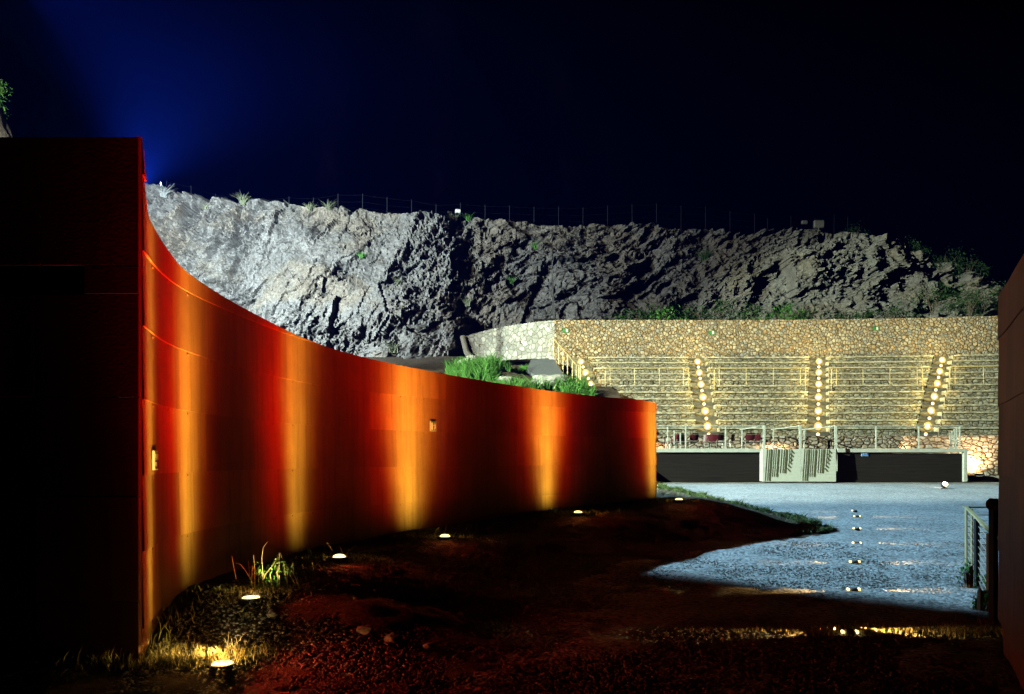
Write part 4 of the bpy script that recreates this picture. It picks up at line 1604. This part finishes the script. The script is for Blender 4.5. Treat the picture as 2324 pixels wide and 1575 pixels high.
# bank between wall top and cliff foot
xs_ = np.linspace(2, 60, 120)
ys_ = np.linspace(51.2, 72, 40)
HX, HY = np.meshgrid(xs_, ys_)
bz = 10.7 + np.interp(HY, [51.2, 55, 72], [0, .3, 4.5]) + .25 * fbm(HX * .5, HY * .5, 2.0, 4)
HY2 = HY + arc_y(HX) * (1 - sstep(51, 60, HY))
ix = np.arange(HX.size).reshape(HX.shape)
hf = np.stack([ix[:-1, :-1], ix[:-1, 1:], ix[1:, 1:], ix[1:, :-1]], -1).reshape(-1, 4)
struct(nmesh('bank', np.stack([HX, HY2, bz], -1).reshape(-1, 3), hf, M['earth'], smooth=True))

# ------------------------------------------------------------------ outcrop and pine at the far left
oc = rockmesh('rock_outcrop', (-29.7, 41.0, 11.3), 4.2, 9, 5, M['rock'], (1.0, .95, 2.35))
tag(oc, 'craggy pale rock outcrop rising behind the dark gateway at the left edge', 'rock')
q = P(-46, 262, 41)
pt = thing('pine_tree', q, 'lit green pine crown at the left edge above the rock outcrop', 'tree')
mb = MB(); mb.tube([q + Vector((-.3, .4, -2.5)), q + Vector((-.2, .2, 0)), q + Vector((0, 0, 1.6)), q + Vector((.2, 0, 2.6))], [.2, .17, .12, .05], 8)
mb.build('trunk', M['bark'], pt)
n_ = 2600
k = 9
bc = np.stack([.9 * RNG.standard_normal(k), .8 * RNG.standard_normal(k), .4 + 1.9 * RNG.random(k)], -1)
bc[:, 0] = np.minimum(bc[:, 0], .15)
bc[0] = (.85, 0, 1.55); bc[1] = (.55, -.2, .9)
m_ = RNG.integers(0, k, n_)
p = bc[m_] + RNG.standard_normal((n_, 3)) * np.array([.36, .36, .22])
v_, f_, t_ = leaves(q.x + p[:, 0], q.y + p[:, 1], q.z + p[:, 2], n_, .22, .8, 5)
nmesh('crown', v_, f_, M['leaf'], pt, tone=np.clip(RNG.random(k)[m_] * .6 + .3 * t_ + .1, 0, 1))

# ------------------------------------------------------------------ railing at the right
rr = thing('cable_railing', (6.05, 9.75, 0), 'waist-high rusty railing with steel cables at the right of the yard', 'railing')
PR = [(6.79, 11.2), (6.05, 9.75), (5.23, 8.2), (4.75, 7.2)]
HT_ = .92
zr = [gz(*p) for p in PR]
mb = MB()
for a in range(3):
    mb.bar((PR[a][0], PR[a][1], zr[a] + HT_ - .02), (PR[a + 1][0], PR[a + 1][1], zr[a + 1] + HT_ - .02), .04, .026)
mb.build('top_rail', M['rail_steel'], rr)
mb = MB()
mb.bar((PR[0][0] - .02, PR[0][1] + .04, zr[0] + HT_ - .02), (8.6, 11.05, zr[0] + HT_ - .02), .035, .022)
mb.build('return_rail', M['rail_steel'], rr)
pm = [M['rail_steel'], M['black_paint'], M['corten'], M['corten_dark']]
for a in range(4):
    mb = MB()
    ln = math.atan2(PR[max(a, 1)][1] - PR[max(a, 1) - 1][1], PR[max(a, 1)][0] - PR[max(a, 1) - 1][0])
    wd = [.02, .05, .052, .06][a]
    mb.box((PR[a][0], PR[a][1], zr[a] + (HT_ - .04) / 2 - .05), (wd, .05, HT_ + .06), 0, bev=.004)
    mb.build('post', pm[a], rr)
    if a == 0:
        mb = MB()
        mb.box((PR[a][0] + .085, PR[a][1], zr[a] + (HT_ - .04) / 2 - .05), (.02, .05, HT_ + .06), 0, bev=.004)
        mb.build('post', pm[a], rr)
for c_ in range(9):
    mb = MB()
    zz = .08 + .088 * c_
    mb.tube([(p[0], p[1] - .03, zr[i] + zz) for i, p in enumerate(PR)], .005, 5)
    mb.build('cable', M['cable'], rr)
    mb = MB()
    mb.tube([(PR[0][0], PR[0][1] + .04, zr[0] + zz), (8.6, 11.05, zr[0] + zz)], .004, 5)
    mb.build('return_cable', M['dark_steel'], rr)
# pipe on a dark post
q = P(2254, 1145, 7.6)
pp = thing('rusty_pipe', (q.x, q.y, 0), 'short rusty flanged pipe on a dark upright behind the right steel wall', 'pipe')
mb = MB(); mb.lathe([(.035, -.3), (.035, -.06), (.062, -.06), (.062, -.02), (.05, -.02), (.05, .0)], (q.x - .04, q.y, q.z), 18, (-1, -.1, 0)); mb.build('pipe_end', M['corten'], pp)
mb = MB(); mb.box((q.x + .035, q.y + .05, q.z / 2 + .03), (.05, .09, q.z + .06), bev=.006); mb.build('upright', M['black_paint'], pp)

# ------------------------------------------------------------------ signs on the steel walls


def on_wall(x, y):
    a = np.abs(WALL2[:, 0] / WALL2[:, 1] * F + 1162 - x)
    j = int(np.argmin(a))
    p = WALL2[j]
    Yd = p[1]
    return Vector((p[0], p[1], EYE - (y - 1042) / F * Yd)), Vector((nrm[j][0], nrm[j][1], 0)), Vector((d_[j][0], d_[j][1], 0)), Yd


def sign_part(o, base, tdir_, ndir_, rects, off, th, mat, name, parent):
    mb = MB()
    for (u0, v0, u1, v1) in rects:
        vs = []
        for dn in (off, off + th):
            for u, v_ in ((u0, v0), (u1, v0), (u1, v1), (u0, v1)):
                p = base + tdir_ * u + Vector((0, 0, v_)) + ndir_ * dn
                vs.append(p)
        mb.add(vs, [(0, 1, 2, 3), (7, 6, 5, 4), (0, 4, 5, 1), (1, 5, 6, 2), (2, 6, 7, 3), (3, 7, 4, 0)])
    return mb.build(name, mat, parent)


base, nd, td, Yd = on_wall(985, 967)
es = thing('exit_sign', base, 'green running man exit sign on the curved steel wall', 'sign')
W2, H2 = .115, .089 * 1.02
hw = 6.6 / F * Yd / max(.3, abs(td.x * 1 - td.y * base.x / base.y))
hh2 = 11.6 / F * Yd
sign_part(es, base, td, nd, [(-hw, -hh2, hw, hh2)], .02, .012, M['white_paint'], 'plate', es)
sign_part(es, base, td, nd, [(-hw * .84, -hh2 * .9, hw * .84, hh2 * .9)], .0335, .004, M['sign_green'], 'green_field', es)
sign_part(es, base, td, nd, [(-hw * .78, -hh2 * .74, -hw * .22, hh2 * .7)], .039, .003, M['white_paint'], 'door_symbol', es)
mb = MB()


def man(u, v_):
    return base + td * (u * hw) + Vector((0, 0, v_ * hh2)) + nd * .0415


def stroke(pts, w):
    for a, b in zip(pts, pts[1:]):
        A, B = man(*a), man(*b)
        dirn = (B - A).normalized()
        s_ = dirn.cross(nd).normalized() * w
        mb.add([A - s_, A + s_, B + s_, B - s_, A - s_ + nd * .002, A + s_ + nd * .002, B + s_ + nd * .002, B - s_ + nd * .002], [(4, 5, 6, 7), (0, 1, 5, 4), (1, 2, 6, 5), (2, 3, 7, 6), (3, 0, 4, 7)])


stroke([(.36, .66), (.36, .5)], .014)
stroke([(.42, .4), (.52, -.1)], .013)
stroke([(.42, .34), (.1, .1), (-.05, .04)], .008)
stroke([(.45, .3), (.74, .12)], .008)
stroke([(.5, -.1), (.3, -.4), (.28, -.72)], .009)
stroke([(.53, -.1), (.72, -.5)], .009)
mb.build('running_man_symbol', M['white_paint'], es, recalc=False)

base, nd, td, Yd = on_wall(347, 1045)
fs_ = thing('notice_board', base, 'tall narrow cream notice at the near end of the curved wall', 'sign')
hw, hh2 = .09, 22 / F * Yd
sign_part(fs_, base, td, nd, [(-hw, -hh2, hw, hh2)], .02, .012, M['white_paint'], 'plate', fs_)
sign_part(fs_, base, td, nd, [(-hw * .5, hh2 * .72, hw * .9, hh2 * .8), (-hw * .4, -.18 * hh2, hw * .9, .06 * hh2), (-.1 * hw + hw * .6, -.65 * hh2, hw * .95, -.18 * hh2), (-hw * .4, -.86 * hh2, hw * .9, -.66 * hh2)], .0335, .004, M['sign_dark'], 'dark_block', fs_)
sign_part(fs_, base, td, nd, [(-hw * .4, .1 * hh2, hw * .9, .66 * hh2)], .0335, .004, M['concrete'], 'faded_print', fs_)

# ------------------------------------------------------------------ foreground grass and weeds
parts = []


def patch(cx, cy, n_, sx_, sy_, h, w=.006, lean=.5):
    x = cx + sx_ * RNG.standard_normal(n_)
    y = cy + sy_ * RNG.standard_normal(n_)
    k = wall_dist(x, y) > .08
    x, y = x[k], y[k]
    hh_ = h * (.4 + 1.0 * RNG.random(len(x)))
    parts.append(blades(x, y, ground_z(x, y), hh_, w, lean, 2))


L = UPOS
patch(L[0][0] - .45, L[0][1] + .10, 1100, .33, .12, .07, .004)
patch(L[0][0] + .1, L[0][1] + .16, 500, .16, .10, .07, .004)
patch(L[0][0] - .9, L[0][1] + .5, 250, .2, .25, .14, .004)
for i in (1, 2, 3, 4, 5):
    patch(L[i][0], L[i][1] + .14, 320, .35, .16, .05, .005)
v_, f_, t_ = cat(parts)
struct(nmesh('dry_grass', v_, f_, M['dry'], tone=t_), 'stuff')
parts = []
# dry grass round the nearest marker lamp
Ym = 7.2
patch(4.1, 7.35, 1900, .75, .13, .07, .004)
patch(5.0, 7.5, 900, .5, .18, .09, .004)
patch(2.7, 7.5, 500, .7, .14, .03, .006)
v_, f_, t_ = cat(parts)
struct(nmesh('lawn_stubble', v_, f_, M['dry'], tone=t_), 'stuff')
# tufted green fringe on the bed edge
n_ = 5200
y_ = 15.0 + 15 * RNG.random(n_) ** 1.2
x_ = bed_edge(y_) - .08 - .5 * RNG.random(n_) ** 1.5 - .15 * np.abs(fbm(y_ * 1.5, y_ * 0, 0, 3))
cl = fbm(x_ * 2.4, y_ * 2.4, 6.0, 3)
k = cl > -.25
x_, y_, cl = x_[k], y_[k], cl[k]
v_, f_, t_ = blades(x_, y_, ground_z(x_, y_) - .01, (.06 + .12 * np.clip(cl + .4, 0, 1)) * (.5 + RNG.random(len(x_))), .012, .9, 2)
lv = leaves(x_, y_, ground_z(x_, y_) + .08 * RNG.random(len(x_)), len(x_), .07, .6, 1.8)
v_, f_, t_ = cat([(v_, f_, t_), lv])
M['fringe'] = leafmat('olive_grass', (.05, .08, .02), (.15, .20, .06))
struct(nmesh('grass_fringe', v_, f_, M['fringe'], tone=t_), 'stuff')
# low dark cover over the bed
n_ = 5000
y_ = 8.5 + 19.5 * RNG.random(n_) ** 1.3
x_ = -3.3 + (bed_edge(y_) + 3.3) * RNG.random(n_)
k = (wall_dist(x_, y_) > .15) & (fbm(x_ * .9, y_ * .9, 3.0, 3) > -.2)
for q_ in UPOS:
    k &= (np.abs(x_ - q_[0] * y_ / q_[1]) > .3) | (y_ > q_[1] + .1) | (y_ < q_[1] - 2.0)
x_, y_ = x_[k], y_[k]
v_, f_, t_ = blades(x_, y_, ground_z(x_, y_) - .01, .05 + .07 * RNG.random(len(x_)), .009, 1.0, 2)
struct(nmesh('ground_cover', v_, f_, M['leaf_grey'], tone=t_), 'stuff')


def weed(name, c, stems, label, group=None, leafy=None, mat='stem'):
    """stems: list of point lists relative to c"""
    th = thing(name, c, label, 'plant', group)
    mb = MB()
    for pts, r in stems:
        mb.tube([Vector(c) + Vector(p) for p in pts], [r * (1 - .6 * i / len(pts)) for i in range(len(pts))], 5, tone=random.random())
    mb.build('stem', M[mat], th)
    if leafy:
        cs, n_, s_, mt = leafy
        cs = np.array(cs)
        m_ = RNG.integers(0, len(cs), n_)
        p = cs[m_] + RNG.standard_normal((n_, 3)) * np.array([.035, .035, .03])
        v_, f_, t_ = leaves(c[0] + p[:, 0], c[1] + p[:, 1], c[2] + p[:, 2], n_, s_, .9, 2.2)
        nmesh('foliage', v_, f_, M[mt], th, tone=t_)
    return th


def px_at(x, y):
    """ground point seen at the photograph position"""
    g = .2
    for _ in range(8):
        Yd = (EYE - g) * F / (y - 1042)
        X_ = (x - 1162) / F * Yd
        g = gz(X_, Yd)
    return Vector((X_, Yd, g))


def stem_px(b, pts, r=.004):
    """stem given by photograph positions, standing in the plane of b"""
    k = F / b.y
    return ([((x - 1162) / k - b.x, .02 * i, EYE - (y - 1042) / k - b.z) for i, (x, y) in enumerate(pts)], r)


def Z7(x, y):
    return ((900 + x * .2151) / 1.7625, (2150 + y * .2151) / 1.7625)


b = px_at(610, 1338)
st_ = [stem_px(b, [Z7(*p) for p in pts], r) for pts, r in [
    ([(560, 980), (540, 700), (520, 480), (495, 340)], .006), ([(720, 960), (690, 640), (660, 380), (680, 190), (745, 95)], .004),
    ([(690, 850), (740, 690), (830, 570), (890, 480), (940, 375)], .006), ([(1010, 960), (960, 720), (930, 560), (895, 480)], .004),
    ([(1020, 960), (995, 600), (990, 290)], .006), ([(1170, 900), (1110, 700), (1070, 470), (995, 290)], .006),
    ([(980, 900), (970, 620), (968, 450)], .005), ([(630, 960), (610, 740), (595, 580)], .005), ([(490, 900), (490, 700), (490, 530)], .007),
    ([(520, 860), (380, 640), (260, 510), (150, 490)], .004), ([(210, 770), (150, 560), (100, 360)], .004), ([(460, 700), (430, 540), (405, 440)], .003),
    ([(900, 1010), (850, 860), (815, 690)], .008), ([(740, 1000), (690, 800), (650, 650), (600, 680)], .007), ([(820, 960), (750, 830)], .01),
    ([(1160, 900), (1150, 640), (1125, 530)], .003), ([(1390, 950), (1300, 760), (1190, 590)], .004), ([(1370, 930), (1340, 720), (1290, 650)], .004), ([(1300, 860), (1190, 690)], .004),
    ([(1280, 720), (1260, 560), (1235, 420)], .003)]]
lc = []
for pts, r in st_[:15]:
    if r >= .005:
        for i in range(len(pts) - 1):
            for t_ in (0.05, .3, .5):
                lc.append(tuple(np.array(pts[i]) * (1 - t_) + np.array(pts[i + 1]) * t_))
lc = [p for p in lc if p[2] < .28] + [(-.02, .02, .05), (.08, 0, .06), (.14, .02, .04)]
lamp('weed_glow', 'SPOT', Vector(UPOS[1]) + Vector((.02, .05, .13)), 30, (1.0, .85, .3), bpy.data.objects['ground_uplight.001'], b + Vector((.03, 0, .26)), math.radians(75), .6, .02)
weed('weed_clump', b, st_, 'tallest clump of green weeds and bare stalks behind the second ground lamp', None, (lc, 420, .03, 'leaf'))
b = px_at(700, 1322)
st_ = [stem_px(b, [Z7(*p) for p in pts], .003) for pts in [
    [(1510, 880), (1480, 700), (1420, 510)], [(1680, 940), (1650, 650), (1600, 470)], [(1790, 960), (1790, 520)], [(1920, 800), (1870, 590), (1820, 500)],
    [(1710, 910), (1810, 690)], [(2010, 990), (2000, 760), (1960, 640)], [(2100, 980), (2090, 630)], [(2150, 960), (2110, 650)], [(2250, 800), (2280, 650), (2320, 600)], [(1840, 900), (1835, 150), (1860, 120)], [(1455, 960), (1440, 800)], [(1640, 900), (1610, 640)], [(1850, 940), (1830, 560)]]]
weed('stalk_row', b, st_, 'row of thin dry stalks right of the green weed clump')
# leafy stem standing in the beam before the second lamp
b = px_at(530, 1440)
st_ = [stem_px(b, [(530, 1440), (545, 1420), (560, 1398), (570, 1388)], .004)]
lc = [tuple(np.array(st_[0][0][0]) * (1 - t_) + np.array(st_[0][0][-1]) * t_) for t_ in (.15, .35, .5, .65, .8, .95)]
lamp('sprig_glow', 'SPOT', Vector(UPOS[0]) + Vector((0, .05, .11)), 11, (1.0, .8, .35), bpy.data.objects['ground_uplight'], b + Vector(st_[0][0][2]), math.radians(40), .6, .02)
weed('leafy_sprig', b, st_, 'single pale leafy sprig above the glow of the nearest ground lamp', None, (lc, 60, .075, 'leaf_grey'))
# gateway-corner weeds
b = px_at(318, 1462)
st_ = [stem_px(b, [(322, 1490), (312, 1440), (311, 1405), (335, 1380), (343, 1372)], .004), stem_px(b, [(310, 1485), (300, 1450), (287, 1415)], .004), stem_px(b, [(306, 1480), (296, 1455), (290, 1450)], .003), stem_px(b, [(330, 1490), (325, 1460), (312, 1435)], .005), stem_px(b, [(315, 1490), (330, 1462), (340, 1452)], .003)]
weed('corner_weed', b, st_, 'curling dry weeds at the foot of the dark gateway corner')
b = px_at(517, 1478)
st_ = [stem_px(b, [(517, 1486), (516, 1462), (515, 1436)], .003)] + [stem_px(b, [(565 + 7 * i, 1490), (563 + 6 * i, 1472 + 2 * i), (566 + 6 * i, 1464 + 3 * i)], .003) for i in range(5)]
weed('bud_stalks', b, st_, 'short budded stalks right beside the nearest ground lamp')
for (x0, y0), pts, lab in [((750, 1255), [[(758, 1256), (747, 1240), (741, 1232), (738, 1235)], [(786, 1257), (800, 1242), (806, 1238), (804, 1244)], [(778, 1256), (772, 1242)]], 'two drooping stems beside the third ground lamp'),
                           ((1000, 1206), [[(985, 1214), (990, 1202), (997, 1196)], [(1010, 1212), (1012, 1196), (1014, 1190)], [(1032, 1212), (1040, 1200), (1046, 1203)], [(1080, 1208), (1080, 1190)], [(1060, 1204), (1058, 1194), (1064, 1190)], [(1000, 1210), (994, 1200)]], 'stubby sprouts round the fourth ground lamp'),
                           ((1290, 1158), [[(1272, 1158), (1285, 1146), (1298, 1136), (1305, 1138), (1304, 1145)], [(1276, 1160), (1290, 1148)], [(1268, 1160), (1275, 1150)]], 'bent glowing twig left of the fifth ground lamp')]:
    b = px_at(x0, y0 + 6)
    b.y -= .12
    weed('lit_sprout', b, [stem_px(b, p, .008 if x0 > 1200 else .005) for p in pts], lab, 'small sprouts by the ground lamps')
# loose stones
for x, y, r, lab in [(830, 1448, .07, 'round reddish stone on the dark ground right of the nearest lamp'), (893, 1459, .08, 'flat stone right of the round reddish one'), (1467, 1209, .05, 'small pale stone alone on the dark mound'), (975, 1470, .05, 'small stone near the middle of the dark foreground'), (618, 1442, .05, 'small stone just right of the nearest ground lamp')]:
    b = px_at(x, y)
    tag(rockmesh('stone', (b.x, b.y, b.z + r * .35), r, int(x), 2, M['loose_stone'], (1, .8, .6)), lab, 'stone', 'loose stones lying on the dark ground')
for x, y, r, lab in [(2200, 1335, .24, 'green weed at the foot of the first railing post'), (2250, 1350, .16, 'small green weed beside the rusty railing post'), (2225, 1390, .2, 'low green weed on the shaded ground below the railing')]:
    b = px_at(x, y)
    bush('rail_weed', (b.x, b.y, b.z + .02), r * .6, r * .6, r * 1.5, 260, .05, M['leaf'], lab, 'plant', 'weeds along the cable railing', 1.3)

# ------------------------------------------------------------------ floodlights (metal halide, bluish) and added lights


def flood(loc, power, col, target, size, label, radius=.25, blend=.3):
    th = thing('floodlight_mast', (loc[0], loc[1], 0), label, 'floodlight', 'floodlight masts lighting the theatre')
    d = (Vector(target) - Vector(loc)).normalized()
    zb = 0.0
    mb = MB(); mb.tube([(loc[0], loc[1], zb), (loc[0], loc[1], loc[2])], [.14, .08], 10); mb.build('mast', M['dark_steel'], th)
    mb = MB(); mb.lathe([(.12, -.5), (.3, -.15), (.34, -.02), (.34, .0)], Vector(loc), 16, d); mb.build('lamp_head', M['dark_steel'], th)
    lamp('beam', 'SPOT', Vector(loc) + d * .05, power, col, th, target, size, blend, radius)


HAL = (.62, .86, 1.0)
flood((-20.5, 29.5, 22), 165000, (.38, .74, 1.0), (10.2, 19.6, .5), math.radians(37), 'tall floodlight mast outside the left edge lighting the gravel', .25, .12)
flood((-24.5, 41, 17.2), 180000, (.74, .92, 1.0), (-21, 69, 18), math.radians(124), 'floodlight mast hidden behind the dark gateway lighting the cliff', .2, 1.0)
flood((-38, 8.5, 20), 470000, (.80, .96, .76), (16, 44, 5), math.radians(40), 'distant floodlight mast far left lighting the theatre', .3, .35)

flood((-24, 30, 15.5), 11000, (1.0, .95, .75), (-28.5, 40.5, 19), math.radians(70), 'small added unseen floodlight mast behind the dark gateway lighting the pine', .2)  # added light that brightens the pine and the outcrop
flood((-30, 14, 14), 15000, (1.0, .62, .55), (3.95, 5.7, 3.6), math.radians(9), 'low added unseen floodlight mast far left grazing over the curved wall', .15, 1.0)  # added light that brightens the top of the right steel wall

flood((-33.5, 67, 25.8), 480000, (.40, .75, 1.0), (-28.5, 65.2, 40), math.radians(124), 'floodlight mast close under the cliff brow behind the gateway', .15, 1.0)

lamp('cliff_fill', 'SPOT', (-37.9, 9, 20.2), 65000, (.95, .90, .66), bpy.data.objects['floodlight_mast.002'], (6, 70, 20), math.radians(64), .6, .3)  # added fill light softening the cliff shadows, no lamp head of its own

# ------------------------------------------------------------------ night sky
W = bpy.data.worlds.new('World')
SC.world = W
W.use_nodes = True
wn, wl = W.node_tree.nodes, W.node_tree.links
for n_ in list(wn):
    wn.remove(n_)
out = wn.new('ShaderNodeOutputWorld')
bg = wn.new('ShaderNodeBackground')
wl.new(bg.outputs[0], out.inputs[0])

sky = wn.new('ShaderNodeTexSky')
sky.sky_type = 'NISHITA'
sky.sun_disc = False
sky.sun_elevation = math.radians(-9)
sky.sun_rotation = math.radians(-26)
wl.new(sky.outputs[0], bg.inputs[0])
bg.inputs[1].default_value = .05

# thin night air that shows the floodlight beams
mb = MB()
mb.box((0, 185, 19), (640, 470, 42))
t = bpy.data.materials.new('night_haze')
t.use_nodes = True
t.node_tree.nodes.clear()
ho = t.node_tree.nodes.new('ShaderNodeOutputMaterial')
hv = t.node_tree.nodes.new('ShaderNodeVolumePrincipled')
hv.inputs['Density'].default_value = .00013
hv.inputs['Color'].default_value = (.02, .075, .95, 1)
hv.inputs['Anisotropy'].default_value = .1
t.node_tree.links.new(hv.outputs[0], ho.inputs['Volume'])
struct(mb.build('haze', t), 'stuff')

# ------------------------------------------------------------------ camera and view
cd = bpy.data.cameras.new('camera')
cd.sensor_width = 36
cd.lens = 36 * F / 2324
cd.shift_y = (1042 - 787.5) / 2324
cd.clip_end = 2000
co = bpy.data.objects.new('camera', cd)
COL.objects.link(co)
co.location = (0, 0, EYE)
co.rotation_euler = (math.radians(90), 0, 0)
SC.camera = co
SC.render.engine = 'CYCLES'
SC.view_settings.view_transform = 'Standard'
SC.view_settings.look = 'None'
SC.view_settings.exposure = 0
SC.view_settings.gamma = 1
SC.cycles.use_denoising = True
SC.cycles.max_bounces = 6
SC.cycles.volume_bounces = 0
SC.cycles.diffuse_bounces = 0
SC.cycles.sample_clamp_indirect = 4
